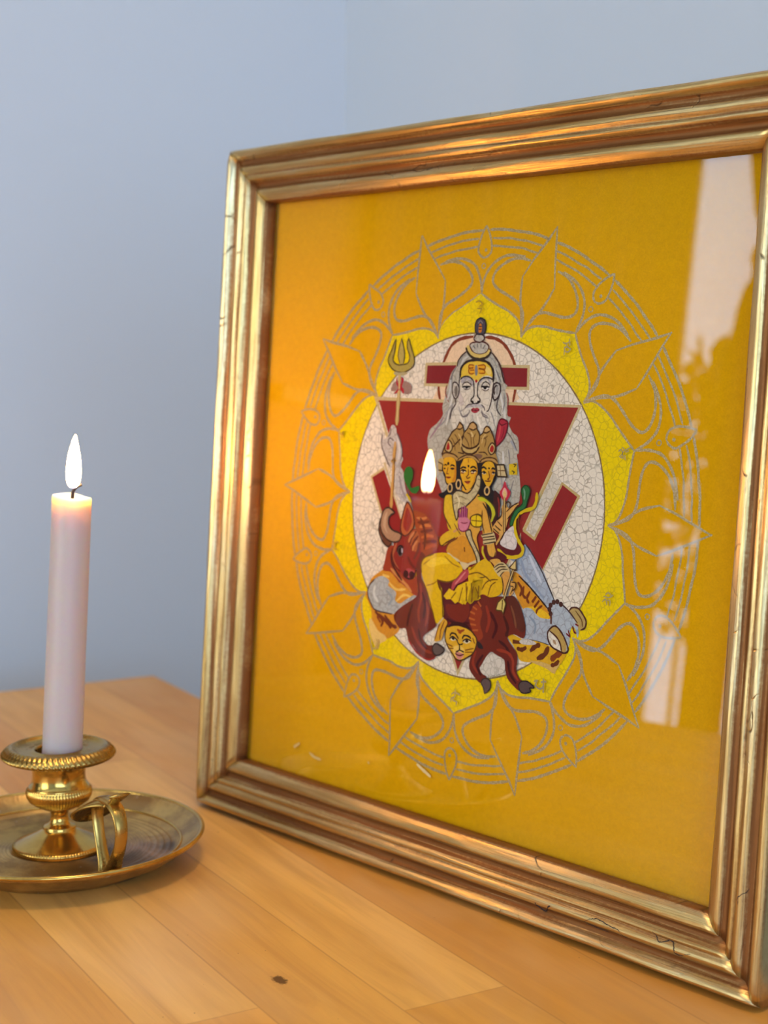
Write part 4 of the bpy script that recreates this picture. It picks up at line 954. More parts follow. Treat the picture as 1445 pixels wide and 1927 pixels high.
1 1 120 80 40 0.54 0.05 0 0.2 -1091 -586 -1101 -384 -1103 -377 -1102 -185 -1103 7
1 1 206 184 130 0.67 0.05 0 0.2 -1107 -1229 -1105 -928 -1110 -777
0 1 168 150 72 0.00 0.3 0 0.5 -1196 -1660 -1232 -1569 -1276 -1468 -1247 -1398 -1154 -1339 -1037 -1335 -926 -1391 -900 -1461 -939 -1550 -1000 -1669 -1007 -1590 -979 -1510 -981 -1441 -1043 -1410 -1160 -1409 -1223 -1459 -1208 -1549
0 1 176 158 84 0.00 0.3 0 0.5 -1107 -1680 -1131 -1590 -1146 -1509 -1117 -1419 -1059 -1420 -1049 -1510 -1074 -1600
2 1 92 74 38 0.74 0.05 0 0.2 -1197 -1670 -1247 -1569 -1297 -1458 -1246 -1378 -1154 -1334 -1036 -1330 -911 -1387 -895 -1461 -940 -1560 -1001 -1679 -1015 -1590 -971 -1500 -987 -1431 -1058 -1410 -1160 -1409 -1223 -1459 -1201 -1549
1 1 92 74 38 0.67 0.05 0 0.2 -1107 -1685 -1138 -1579 -1146 -1499 -1114 -1419
1 1 92 74 38 0.67 0.05 0 0.2 -1107 -1685 -1065 -1580 -1048 -1500 -1059 -1420
1 1 170 160 120 1.69 0.05 0 0.2 -1196 -1318 -1093 -1309 -992 -1321
0 1 150 120 110 0.00 0.3 0 0.5 -1226 -1136 -1188 -1217 -1102 -1239 -985 -1231 -909 -1183 -931 -1113 -1003 -1101 -1093 -1139 -1166 -1127
0 1 168 38 50 0.00 0.05 0 0.5 -1149 -1278 -1150 -1208 -1117 -1158 -1178 -1102 -1135 -1108 -1094 -1149 -1032 -1100 -1029 -1150 -1060 -1180 -1037 -1250 -1076 -1280 -1077 -1209 -1121 -1209
1 0 200 170 110 1.35 0.05 0 0.2 -1104 -1299 -1100 -1149
0 1 208 202 186 0.00 0.75 0 0.5 -216 -1291 -232 -1198 -237 -1091 -295 -996 -316 -908 -297 -794 -207 -731 -57 -711 126 -719 266 -758 321 -852 322 -949 281 -1013 243 -1142 241 -1273
0 1 212 204 186 0.00 0.75 0 0.5 -213 -1251 -221 -1345 -154 -1438 -46 -1462 100 -1459 193 -1416 236 -1338 242 -1208 240 -1129 209 -1011 169 -957 84 -1001 -25 -997 -116 -974 -204 -1025 -218 -1145
0 1 196 184 176 0.00 0.75 0 0.5 -214 -1145 -172 -1093 -139 -1034 -173 -999 -214 -1038
0 1 218 184 60 0.00 0.3 0 0.5 -211 -1281 -203 -1378 -145 -1435 -46 -1458 91 -1455 185 -1412 226 -1351 230 -1299 166 -1314 86 -1296 18 -1242 -30 -1275 -107 -1310
0 1 228 200 110 0.00 0.3 0 0.5 105 -1402 178 -1389 209 -1337 165 -1324
0 1 168 164 166 0.00 0.75 0 0.5 -203 -1238 -188 -1285 -125 -1303 -58 -1281 -27 -1242 -23 -1189 -63 -1228 -121 -1260 -165 -1232
0 1 168 164 166 0.00 0.75 0 0.5 40 -1203 45 -1250 87 -1290 158 -1297 206 -1266 214 -1220 161 -1271 107 -1270 73 -1237
1 1 52 44 44 0.82 0.05 0 0.2 -214 -1265 -179 -1292 -124 -1301 -68 -1287 -28 -1252 -12 -1163 -11 -1103 -45 -1073 -48 -1043
1 1 52 44 44 0.80 0.05 0 0.2 232 -1273 195 -1288 132 -1294 79 -1276 41 -1236 34 -1164 43 -1105 78 -1073 76 -1040
1 1 62 52 52 0.63 0.05 0 0.2 -181 -1205 -156 -1233 -110 -1243 -62 -1221 -56 -1201
1 1 62 52 52 0.62 0.05 0 0.2 85 -1204 109 -1238 144 -1251 191 -1229 202 -1207
0 1 232 226 214 0.00 0.75 0 0.5 -162 -1191 -125 -1200 -74 -1194 -114 -1170
0 1 232 226 214 0.00 0.75 0 0.5 90 -1195 130 -1202 194 -1197 151 -1166 115 -1175
1 1 40 32 34 0.95 0.05 0 0.2 -185 -1192 -134 -1198 -60 -1196
1 1 40 32 34 0.93 0.05 0 0.2 76 -1199 130 -1204 203 -1199
0 1 20 16 18 0.00 0.05 0 0.5 -139 -1196 -97 -1197 -105 -1177 -128 -1177
0 1 20 16 18 0.00 0.05 0 0.5 113 -1200 158 -1201 152 -1176 123 -1178
1 1 80 60 60 0.50 0.05 0 0.2 -161 -1179 -113 -1167 -68 -1181
1 1 80 60 60 0.49 0.05 0 0.2 96 -1178 143 -1161 195 -1181
1 1 44 36 36 0.81 0.05 0 0.2 -45 -1069 -29 -1040 9 -1028 35 -1035 62 -1039 74 -1066
3 0 30 20 22 0.78 0 0 0.2 -22 -1045
3 0 30 20 22 0.78 0 0 0.2 55 -1047
0 1 178 172 170 0.00 0.75 0 0.5 -116 -981 -73 -1019 9 -1025 100 -1024 153 -983 103 -995 20 -999 -62 -989
1 1 90 82 84 0.63 0.05 0 0.2 -125 -974 -82 -1015 -10 -1027
1 1 90 82 84 0.62 0.05 0 0.2 100 -1024 139 -996 155 -963
1 1 130 122 122 0.63 0.05 0 0.2 -155 -893 -74 -923 -51 -970
1 1 130 122 122 0.61 0.05 0 0.2 200 -906 135 -930 105 -968
1 1 110 102 104 0.63 0.05 0 0.2 -187 -939 -146 -894 -91 -902 -58 -943
1 1 110 102 104 0.62 0.05 0 0.2 106 -955 137 -910 201 -893
1 1 150 144 142 0.63 0.05 0 0.2 -211 -998 -188 -946 -134 -974
0 1 150 42 56 0.00 0.05 0 0.5 -37 -970 -6 -988 17 -982 48 -990 82 -971 52 -944 16 -936 -21 -944
0 1 200 92 98 0.00 0.3 0 0.5 -18 -964 4 -978 18 -969 6 -955
0 1 200 92 98 0.00 0.3 0 0.5 27 -969 49 -980 64 -967 47 -955
1 1 80 24 34 0.50 0.05 0 0.2 -37 -967 19 -964 82 -969
0 1 222 160 36 0.00 0.3 0 0.5 -106 -1416 -42 -1420 -22 -1400 -17 -1334 -71 -1323 -101 -1346
0 1 222 160 36 0.00 0.3 0 0.5 18 -1414 94 -1420 128 -1389 111 -1329 38 -1335
1 1 150 80 20 0.69 0.05 0 0.2 -28 -1413 -97 -1416 -99 -1386 -40 -1387 -94 -1379 -101 -1346 -71 -1325 -21 -1334
1 1 150 80 20 0.68 0.05 0 0.2 22 -1410 103 -1418 128 -1395 107 -1375 34 -1381 107 -1369 119 -1336 38 -1335
1 0 150 80 20 0.63 0.05 0 0.2 -84 -1363 -24 -1364
0 1 118 122 130 0.00 0.3 0 0.5 -15 -1400 -2 -1417 16 -1400 24 -1335 7 -1308 -13 -1334
0 1 165 34 30 0.00 0.05 0 0.5 -6 -1255 10 -1272 30 -1256 13 -1237
1 1 48 36 34 1.33 0.05 0 0.2 -216 -1285 -210 -1378 -145 -1442 -46 -1464 100 -1460 193 -1416 237 -1344 243 -1247
1 1 70 52 48 0.82 0.05 0 0.2 -263 -1397 -258 -1451 -207 -1511 -145 -1551
1 1 70 44 42 0.86 0.05 0 0.2 201 -1540 278 -1468 328 -1404 362 -1314 394 -1243
1 1 74 60 60 0.76 0.05 0 0.2 -226 -1291 -225 -1231 -221 -1118 -263 -1063 -255 -1024 -309 -942 -321 -861
1 1 74 60 60 0.73 0.05 0 0.2 248 -1247 242 -1155 232 -1057 204 -971 178 -958
1 1 84 76 78 0.73 0.05 0 0.2 348 -1158 313 -1047 319 -975 377 -919
1 1 150 90 80 0.77 0.05 0 0.2 -398 -1208 -410 -1127 -355 -1034
1 1 150 80 70 0.72 0.05 0 0.2 429 -1147 456 -1083 451 -986
0 1 186 180 168 0.00 0.75 0 0.5 -316 -1196 -301 -1236 -258 -1231 -222 -1185 -225 -1111 -263 -1070 -305 -1116
2 1 70 56 54 0.76 0.05 0 0.2 -316 -1196 -301 -1236 -258 -1231 -222 -1185 -225 -1111 -263 -1070 -305 -1116
0 1 110 102 94 0.00 0.05 0 0.5 -285 -1157 -265 -1204 -240 -1178 -239 -1117 -265 -1090
0 1 186 180 172 0.00 0.75 0 0.5 250 -1214 288 -1244 334 -1229 347 -1171 326 -1105 276 -1072 250 -1117
2 1 56 44 46 0.92 0.05 0 0.2 250 -1214 288 -1244 334 -1229 347 -1171 326 -1105 276 -1072 250 -1117
1 1 60 50 50 1.04 0.05 0 0.2 271 -1124 262 -1182 286 -1215 310 -1196
0 1 150 146 140 0.00 0.3 0 0.5 283 -1150 291 -1209 319 -1196 311 -1125
1 1 150 148 142 0.57 0.05 0 0.2 -237 -1424 -205 -1491 -152 -1525
1 1 195 193 185 0.95 0.05 0 0.2 -217 -1411 -176 -1471 -114 -1505
1 1 150 148 142 0.55 0.05 0 0.2 168 -1500 234 -1462 285 -1391
1 1 195 193 185 0.92 0.05 0 0.2 249 -1390 292 -1300 314 -1248
1 1 120 118 118 0.61 0.05 0 0.2 268 -1377 309 -1313 350 -1249
1 1 195 195 190 1.28 0.05 0 0.2 -345 -1262 -346 -1155 -376 -1060
1 1 205 203 196 1.21 0.05 0 0.2 364 -1080 396 -1017 393 -939
1 1 135 132 132 0.61 0.05 0 0.2 394 -1146 410 -1049 392 -952
1 1 160 158 154 0.95 0.05 0 0.2 -288 -1023 -357 -953 -409 -884
1 1 120 116 116 0.57 0.05 0 0.2 -295 -996 -326 -921 -337 -826
1 1 228 222 206 1.26 0.05 0 0.2 -184 -899 -142 -841 -146 -780
1 1 228 222 206 1.24 0.05 0 0.2 55 -907 78 -849 119 -791
1 0 170 164 156 0.63 0.05 0 0.2 -108 -882 -93 -816
1 0 170 164 156 0.62 0.05 0 0.2 -19 -918 5 -853
1 1 150 144 142 0.61 0.05 0 0.2 232 -959 273 -895 297 -818
1 0 170 164 156 0.62 0.05 0 0.2 165 -892 207 -828
0 1 180 176 164 0.00 0.75 0 0.5 -104 -1604 -79 -1637 -6 -1644 84 -1644 141 -1618 157 -1585 120 -1539 40 -1522 -43 -1538
1 0 100 98 98 0.62 0.05 0 0.2 -58 -1611 -28 -1578
1 0 100 98 98 0.62 0.05 0 0.2 -5 -1631 3 -1591
1 0 100 98 98 0.62 0.05 0 0.2 49 -1631 48 -1591
1 0 100 98 98 0.62 0.05 0 0.2 105 -1618 81 -1578
2 1 84 44 42 0.75 0.05 0 0.2 -104 -1604 -79 -1637 -6 -1644 84 -1644 141 -1618 157 -1585 120 -1539 40 -1522 -43 -1538
0 1 206 180 100 0.00 0.3 0 0.5 -145 -1604 -118 -1611 -72 -1551 22 -1522 121 -1536 162 -1578 190 -1566 167 -1520 97 -1490 7 -1483 -77 -1505 -137 -1558
1 1 52 40 34 1.26 0.05 0 0.2 -158 -1591 -126 -1538 -67 -1495 17 -1476 98 -1483 159 -1510 195 -1556
1 0 84 44 42 0.74 0.05 0 0.2 166 -1578 195 -1559
0 1 180 176 164 0.00 0.75 0 0.5 -43 -1668 -27 -1720 38 -1729 79 -1706 85 -1668 25 -1644
2 1 70 40 40 0.81 0.05 0 0.2 -52 -1668 -27 -1720 38 -1727 82 -1701 85 -1668 25 -1641
0 1 72 66 76 0.00 0.05 0 0.5 -29 -1734 -47 -1801 -32 -1858 18 -1884 79 -1862 100 -1809 89 -1734 32 -1720
2 1 40 34 38 0.75 0.05 0 0.2 -29 -1734 -47 -1801 -32 -1858 18 -1884 79 -1862 100 -1809 89 -1734 32 -1720
0 1 200 120 40 0.00 0.3 0 0.5 4 -1744 5 -1810 27 -1829 45 -1800 44 -1744
1 1 120 112 112 0.78 0.05 0 0.2 -10 -1829 20 -1857 58 -1829
1 0 60 40 38 0.62 0.05 0 0.2 5 -1801 45 -1800
1 0 60 40 38 0.62 0.05 0 0.2 5 -1772 45 -1772
0 1 160 40 56 0.00 0.05 0 0.5 335 -623 324 -695 335 -790 354 -863 391 -891 461 -870 474 -831 461 -759 427 -692 363 -632
2 1 96 20 34 0.79 0.05 0 0.2 335 -623 324 -695 335 -790 354 -863 391 -891 461 -870 474 -831 461 -759 427 -692 363 -632
1 1 190 70 70 0.91 0.05 0 0.2 377 -827 373 -748 351 -667
1 1 96 20 34 0.61 0.05 0 0.2 355 -855 396 -828 462 -852
1 1 110 30 40 0.48 0.05 0 0.2 427 -815 422 -750 398 -691
0 1 150 66 30 0.00 0.05 0 0.5 -778 123 -700 111 -570 145 -508 209 -445 292 -381 394 -387 464 -468 521 -562 570 -600 624 -665 531 -710 336
1 1 196 120 60 1.32 0.05 0 0.2 -723 178 -637 181 -568 165
1 1 110 44 24 1.65 0.05 0 0.2 -705 226 -606 218 -523 201
1 1 196 112 50 1.64 0.05 0 0.2 -672 273 -575 245 -505 248
1 1 110 44 24 1.64 0.05 0 0.2 -654 321 -557 302 -474 285
1 1 190 100 44 1.64 0.05 0 0.2 -635 379 -539 350 -454 352
1 1 110 40 24 1.64 0.05 0 0.2 -616 437 -506 406 -409 397
1 1 176 80 36 1.64 0.05 0 0.2 -583 493 -488 454 -406 436
1 1 100 40 26 1.64 0.05 0 0.2 -666 173 -583 324 -582 503
0 1 106 42 32 0.00 0.05 0 0.5 -693 534 -564 551 -599 643 -602 773 -552 867 -585 804 -504 933 -420 1091 -345 1239 -363 1281 -489 1368 -522 1422 -444 1476 -361 1468 -286 1536 -363 1607 -460 1627 -561 1598 -638 1529 -746 1444 -790 1350 -884 1358 -982 1239 -846 1115 -661 1002 -641 900 -675 754
1 1 140 58 34 1.64 0.05 0 0.2 -610 846 -584 993 -613 1146 -589 1262
1 1 70 28 26 1.66 0.05 0 0.2 -705 1077 -751 1214 -770 1327
1 1 140 58 34 1.63 0.05 0 0.2 -510 1033 -472 1147 -502 1290
1 1 70 28 26 1.64 0.05 0 0.2 -574 942 -520 1074 -537 1215
1 1 140 56 36 1.66 0.05 0 0.2 -699 1317 -617 1446 -496 1528 -382 1551
1 1 70 28 26 1.32 0.05 0 0.2 -599 1323 -545 1455 -455 1522
1 1 150 40 34 1.00 0.05 0 0.2 -745 1454 -606 1574 -446 1625 -337 1593
0 1 96 80 74 0.00 0.05 0 0.5 -374 1480 -335 1443 -279 1451 -205 1485 -251 1541 -325 1564 -370 1529
2 1 52 38 36 0.78 0.05 0 0.2 -374 1480 -335 1443 -279 1451 -205 1485 -251 1541 -325 1564 -370 1529
0 1 150 58 34 0.00 0.05 0 0.5 -1130 537 -1043 508 -1001 666 -874 784 -726 827 -672 781 -642 972 -713 976 -804 926 -956 853 -1065 784 -1184 777 -1163 673
1 1 196 130 70 1.69 0.05 0 0.2 -1068 744 -959 813 -837 880 -729 958
1 1 80 34 26 1.35 0.05 0 0.2 -1068 572 -1059 672 -977 775 -883 855
0 1 136 42 34 0.00 0.05 0 0.5 -1056 530 -1032 467 -949 408 -879 382 -783 313 -713 297 -649 380 -630 527 -677 642 -691 733 -727 812 -828 817 -919 768 -1013 698 -1057 611
0 1 168 92 56 0.00 0.05 0 0.5 -1042 528 -989 453 -1011 546 -1035 609 -1000 676 -936 740 -997 706 -1049 620
0 1 166 90 50 0.00 0.05 0 0.5 -795 344 -712 306 -656 381 -655 480 -707 535 -753 500 -817 426
1 1 104 40 30 1.32 0.05 0 0.2 -711 316 -777 392 -799 464
1 1 104 40 30 1.32 0.05 0 0.2 -679 363 -744 439 -767 511
1 1 196 124 76 1.32 0.05 0 0.2 -739 329 -804 405 -815 446
1 1 196 124 76 1.32 0.05 0 0.2 -689 414 -741 479 -751 530
1 1 110 50 40 1.64 0.05 0 0.2 -659 431 -679 532 -729 617
1 1 104 34 30 1.66 0.05 0 0.2 -817 596 -768 662 -692 713
0 1 168 70 76 0.00 0.05 0 0.5 -860 772 -807 716 -734 728 -697 744 -735 808 -828 814
3 0 60 16 24 2.00 0 0 0.2 -831 779
3 0 60 16 24 2.00 0 0 0.2 -744 779
1 1 60 20 26 1.00 0.05 0 0.2 -873 793 -813 822 -727 812 -684 722
1 1 90 30 28 0.88 0.05 0 0.2 -1056 530 -1057 611 -1013 698 -919 768
0 1 104 78 70 0.00 0.05 0 0.5 -981 553 -956 505 -912 501 -887 543 -904 595 -947 605
0 1 34 24 28 0.00 0.05 0 0.5 -969 557 -952 515 -919 511 -905 555 -926 593 -954 590
0 1 196 186 196 0.00 0.75 0 0.5 -918 516 -898 534 -904 565 -916 556
1 1 40 24 26 1.01 0.05 0 0.2 -987 564 -970 511 -928 492 -889 513
0 1 176 92 50 0.00 0.05 0 0.5 -949 328 -938 196 -879 29 -802 95 -755 201 -757 281 -823 356 -893 383
0 1 146 48 38 0.00 0.05 0 0.5 -915 254 -874 85 -817 146 -787 233 -839 333 -892 313
2 1 84 40 28 0.87 0.05 0 0.2 -949 328 -938 196 -879 29 -802 95 -755 201 -757 281 -823 356 -893 383
0 1 106 62 42 0.00 0.05 0 0.5 -1277 347 -1251 243 -1205 168 -1206 341 -1092 452 -1074 491 -1131 522 -1211 464
0 1 166 128 98 0.00 0.3 0 0.5 -1062 151 -1151 107 -1223 139 -1258 223 -1260 325 -1200 412 -1092 462 -975 451 -933 387 -968 360 -1072 339 -1132 294 -1144 224 -1108 180
0 1 190 156 124 0.00 0.3 0 0.5 -1163 144 -1216 219 -1216 311 -1142 386 -1179 308 -1178 226
2 1 62 42 34 0.88 0.05 0 0.2 -1062 151 -1151 107 -1223 139 -1258 223 -1260 325 -1200 412 -1092 462 -975 451 -933 387 -968 360 -1072 339 -1132 294 -1144 224 -1108 180
1 1 62 42 34 0.89 0.05 0 0.2 -1264 223 -1286 348 -1225 465 -1131 522 -1075 481
0 1 92 32 34 0.00 0.05 0 0.5 -334 792 -223 809 -143 780 98 771 225 711 146 866 263 904 330 875 468 858 481 1009 450 1136 172 1174 134 1203 -26 1210 -191 1189 -247 1098 -285 887 -341 796
0 1 116 42 30 0.00 0.05 0 0.5 -218 1026 -83 1009 88 968 110 1081 38 1177 -70 1172 -182 1129
1 1 70 24 26 1.60 0.05 0 0.2 -193 1169 -26 1205 118 1167
0 1 104 38 28 0.00 0.05 0 0.5 261 883 468 858 604 841 698 830 785 909 849 1041 873 1128 851 1222 729 1199 644 1241 697 1304 777 1373 793 1451 784 1544 845 1625 899 1636 854 1734 771 1707 670 1633 633 1517 614 1459 516 1433 445 1413 393 1451 318 1566 307 1609 412 1685 333 1749 229 1694 159 1622 159 1539 207 1428 242 1340 179 1256 112 1140 125 1045 197 963
0 1 140 54 28 0.00 0.05 0 0.5 197 963 133 1054 128 1159 194 1264 256 1327 322 1277 270 1160 288 1034
0 1 88 40 30 0.00 0.05 0 0.5 605 851 698 830 785 909 849 1041 870 1129 820 1166 720 1099 670 985
1 0 176 90 40 0.94 0.05 0 0.2 126 1055 191 1068
1 0 176 90 40 0.94 0.05 0 0.2 113 1119 196 1129
1 0 176 90 40 0.94 0.05 0 0.2 137 1178 215 1178
1 0 176 90 40 0.94 0.05 0 0.2 157 999 216 1023
1 0 176 90 40 0.94 0.05 0 0.2 170 1236 247 1225
1 0 176 90 40 0.93 0.05 0 0.2 223 939 269 985
1 1 70 22 24 1.84 0.05 0 0.2 398 1020 492 1150 448 1279
1 1 140 50 32 1.85 0.05 0 0.2 338 966 391 1103 360 1230
1 1 70 28 24 1.81 0.05 0 0.2 579 1037 643 1150 623 1234
1 1 120 70 44 1.20 0.05 0 0.2 665 925 714 1019 750 1135
1 1 64 24 24 1.52 0.05 0 0.2 531 1288 631 1334 692 1406
1 1 146 54 34 1.52 0.05 0 0.2 512 1382 663 1390 737 1460 745 1560 819 1639
1 1 64 20 22 1.51 0.05 0 0.2 670 1470 707 1586 795 1673
1 1 140 50 32 1.55 0.05 0 0.2 236 1434 204 1563 283 1654
1 1 64 20 22 1.54 0.05 0 0.2 337 1460 262 1575 326 1668
0 1 40 32 34 0.00 0.05 0 0.5 249 1339 300 1352 332 1399 262 1399
0 1 92 76 74 0.00 0.05 0 0.5 332 1734 377 1690 441 1696 465 1738 449 1792 390 1838 372 1794
2 1 50 40 40 0.62 0.05 0 0.2 332 1734 377 1690 441 1696 465 1738 449 1792 390 1838 372 1794
0 1 86 70 68 0.00 0.05 0 0.5 830 1687 860 1642 938 1629 1014 1662 1022 1680 970 1689 986 1721 909 1750 854 1739
2 1 46 36 36 0.66 0.05 0 0.2 830 1687 860 1642 938 1629 1014 1662 1022 1680 970 1689 986 1721 909 1750 854 1739
0 1 206 200 186 0.00 0.75 0 0.5 393 1457 453 1422 530 1441 615 1464 636 1526 625 1589 532 1629 424 1657 353 1653 307 1609 331 1554
0 1 214 166 40 0.00 0.3 0 0.5 -204 1328 -186 1252 -106 1221 1 1213 123 1233 193 1272 239 1323 228 1411 190 1474 133 1512 76 1545 17 1564 -38 1553 -82 1515 -148 1457 -194 1395
0 1 228 190 90 0.00 0.3 0 0.5 -87 1448 -9 1417 74 1443 67 1522 17 1559 -54 1521
2 1 70 44 24 0.77 0.05 0 0.2 -204 1328 -186 1252 -106 1221 1 1213 123 1233 193 1272 239 1323 228 1411 190 1474 133 1512 76 1545 17 1564 -38 1553 -82 1515 -148 1457 -194 1395
0 1 60 26 26 0.00 0.05 0 0.5 -172 1255 -96 1186 66 1183 136 1232 28 1217 -92 1229
1 1 50 32 26 0.96 0.05 0 0.2 -137 1338 -113 1305 -58 1307 -14 1350
1 1 50 32 26 0.95 0.05 0 0.2 39 1342 62 1305 129 1305 157 1325
0 1 236 224 180 0.00 0.75 0 0.5 -139 1358 -103 1343 -41 1358 -93 1380
0 1 236 224 180 0.00 0.75 0 0.5 47 1365 99 1338 159 1349 102 1381
0 1 40 24 22 0.00 0.05 0 0.5 -112 1354 -82 1345 -67 1362 -91 1372
0 1 40 24 22 0.00 0.05 0 0.5 80 1357 103 1342 130 1353 105 1371
1 1 50 32 26 0.83 0.05 0 0.2 -142 1368 -97 1337 -34 1362 -26 1375
1 1 50 32 26 0.82 0.05 0 0.2 43 1366 98 1335 170 1347
1 1 50 32 26 0.76 0.05 0 0.2 -33 1372 4 1405 56 1388
1 1 50 32 26 0.82 0.05 0 0.2 4 1405 8 1458 -43 1490
1 0 50 32 26 0.82 0.05 0 0.2 8 1458 76 1472
0 1 200 130 120 0.00 0.3 0 0.5 -42 1500 10 1482 72 1497 49 1539 9 1555 -26 1536
1 1 90 40 34 0.76 0.05 0 0.2 -49 1501 13 1516 78 1491
1 0 120 76 24 0.64 0.05 0 0.2 -171 1421 -88 1438
1 0 120 76 24 0.64 0.05 0 0.2 -154 1467 -73 1455
1 0 120 76 24 0.63 0.05 0 0.2 88 1451 205 1414
1 0 120 76 24 0.63 0.05 0 0.2 90 1470 195 1454
1 1 150 70 30 1.27 0.05 0 0.2 -42 1256 6 1269 64 1246
1 0 150 70 30 0.95 0.05 0 0.2 -20 1282 21 1286
1 0 120 70 24 0.62 0.05 0 0.2 183 1312 214 1365
0 1 168 134 70 0.00 0.3 0 0.5 -383 -520 -359 -611 -312 -681 -275 -735 -215 -774 -179 -839 -136 -814 -108 -734 -71 -773 -34 -826 5 -846 53 -822 66 -786 107 -722 146 -738 171 -790 205 -810 241 -793 255 -750 298 -708 312 -651 336 -609 340 -558 364 -501 367 -465 219 -464 139 -460 56 -484 -87 -484 -168 -457 -275 -496 -379 -475
0 1 190 150 92 0.00 0.3 0 0.5 -215 -774 -198 -812 -168 -835 -135 -807 -143 -773 -183 -764
0 1 190 150 92 0.00 0.3 0 0.5 -46 -788 -24 -826 16 -842 56 -815 56 -778 -8 -764
0 1 190 156 98 0.00 0.3 0 0.5 164 -761 176 -790 205 -807 236 -789 244 -760 200 -748
2 0 70 44 26 0.83 0.05 0 0.2 -379 -475 -403 -504 -363 -603 -312 -681 -275 -735 -215 -774 -179 -836 -133 -807 -108 -734 -121 -697
1 1 70 44 26 0.82 0.05 0 0.2 -108 -734 -61 -781 -34 -826 10 -844 56 -815 67 -778 109 -722 105 -619
1 1 70 44 26 0.80 0.05 0 0.2 117 -715 155 -746 171 -790 205 -810 247 -786 298 -708 323 -644 342 -594 331 -543
1 1 70 44 26 0.76 0.05 0 0.2 -210 -771 -168 -765 -133 -785
1 1 70 44 26 0.75 0.05 0 0.2 -43 -781 12 -765 59 -782
1 1 70 44 26 0.74 0.05 0 0.2 163 -750 200 -744 248 -768
0 1 188 160 96 0.00 0.3 0 0.5 -121 -637 -133 -592 -103 -542 -9 -525 70 -551 114 -612 103 -641 66 -602 -3 -581 -76 -595
1 1 66 40 24 1.01 0.05 0 0.2 -142 -644 -118 -608 -55 -582 7 -581 76 -607 109 -641
1 1 66 40 24 1.01 0.05 0 0.2 -133 -592 -103 -542 -9 -521 71 -548 116 -605
1 1 70 44 26 0.75 0.05 0 0.2 -106 -705 -132 -652 -125 -622
1 1 110 80 40 0.63 0.05 0 0.2 -67 -736 -14 -709 6 -592
1 1 110 80 40 0.62 0.05 0 0.2 55 -734 29 -681 45 -609
1 1 110 80 40 0.63 0.05 0 0.2 -105 -697 -49 -641 -25 -590
1 1 206 180 120 0.94 0.05 0 0.2 -17 -746 16 -710 -3 -702
1 1 110 80 40 0.64 0.05 0 0.2 -241 -714 -196 -671 -160 -606
1 1 110 80 40 0.64 0.05 0 0.2 -280 -675 -233 -617 -217 -544
1 1 110 80 40 0.62 0.05 0 0.2 157 -716 201 -675 187 -601
1 1 110 80 40 0.61 0.05 0 0.2 227 -720 180 -688 130 -686
1 1 196 164 100 0.95 0.05 0 0.2 -190 -723 -144 -666 -142 -585
1 1 196 164 100 0.92 0.05 0 0.2 196 -733 159 -695 144 -636
0 1 196 170 110 0.00 0.3 0 0.5 -358 -544 -358 -596 -320 -650 -270 -615 -260 -564 -299 -524
2 1 70 44 26 0.77 0.05 0 0.2 -358 -544 -358 -596 -320 -650 -270 -615 -260 -564 -299 -524
0 1 158 36 34 0.00 0.05 0 0.5 -343 -552 -337 -597 -320 -628 -299 -592 -301 -554
0 1 196 170 110 0.00 0.3 0 0.5 239 -575 251 -619 288 -650 330 -616 320 -557 278 -533
2 1 70 44 26 0.74 0.05 0 0.2 239 -575 251 -619 288 -650 330 -616 320 -557 278 -533
0 1 158 36 34 0.00 0.05 0 0.5 260 -568 267 -605 290 -628 315 -600 301 -556
1 0 70 44 26 0.63 0.05 0 0.2 -174 -531 -91 -521
1 1 70 44 26 0.62 0.05 0 0.2 111 -546 191 -550 234 -523
0 1 120 90 70 0.00 0.05 0 0.5 53 -514 92 -530 164 -520 137 -481 85 -493
0 1 34 30 34 0.00 0.05 0 0.5 -390 -415 -378 -460 -274 -474 -169 -464 -88 -491 34 -498 149 -460 277 -482 369 -444 376 -357 363 -284 320 -208 363 -168 463 -139 429 -86 434 102 267 116 127 -121 -103 -179 -182 -129 -333 -50 -421 -89 -329 -126 -292 -196 -364 -296
0 1 60 28 30 0.00 0.05 0 0.5 354 -182 426 -136 448 -37 414 47 407 129 373 214 307 97 349 -69
1 1 130 44 40 0.91 0.05 0 0.2 406 -120 433 -35 432 73
0 1 176 140 78 0.00 0.3 0 0.5 -401 -489 -362 -521 -235 -513 -170 -479 -182 -441 -253 -475 -378 -460
0 1 176 140 78 0.00 0.3 0 0.5 -177 -442 -149 -473 -49 -512 54 -506 129 -459 110 -440 57 -470 -36 -487 -127 -459
0 1 176 140 78 0.00 0.3 0 0.5 140 -445 157 -475 245 -502 336 -493 377 -466 370 -437 298 -469 219 -464
1 1 80 52 30 0.77 0.05 0 0.2 -401 -482 -361 -517 -235 -509 -169 -476
1 1 80 52 30 0.76 0.05 0 0.2 -177 -442 -149 -473 -49 -512 54 -506 131 -459
1 1 80 52 30 0.74 0.05 0 0.2 140 -449 167 -480 245 -502 335 -496 378 -462
1 1 80 52 30 0.64 0.05 0 0.2 -378 -457 -253 -473 -182 -438
1 1 80 52 30 0.63 0.05 0 0.2 -127 -458 -36 -485 57 -468 110 -437
1 1 80 52 30 0.62 0.05 0 0.2 160 -443 219 -463 298 -465 370 -437
0 0 196 176 128 0.00 0.3 0 0.5 360 -436 458 -442 487 -386 506 -329 389 -322
2 0 56 40 28 0.85 0.05 0 0.2 360 -436 462 -443 487 -386 511 -326 384 -322
1 0 110 86 54 0.55 0.05 0 0.2 410 -432 428 -332
1 0 110 86 54 0.55 0.05 0 0.2 384 -380 482 -386
0 0 206 176 24 0.00 0.3 0 0.5 530 -453 630 -470 644 -356 538 -349
1 1 60 50 30 0.66 0.05 0 0.2 583 -456 617 -451 595 -428
1 1 60 50 30 0.66 0.05 0 0.2 569 -391 604 -379 590 -364
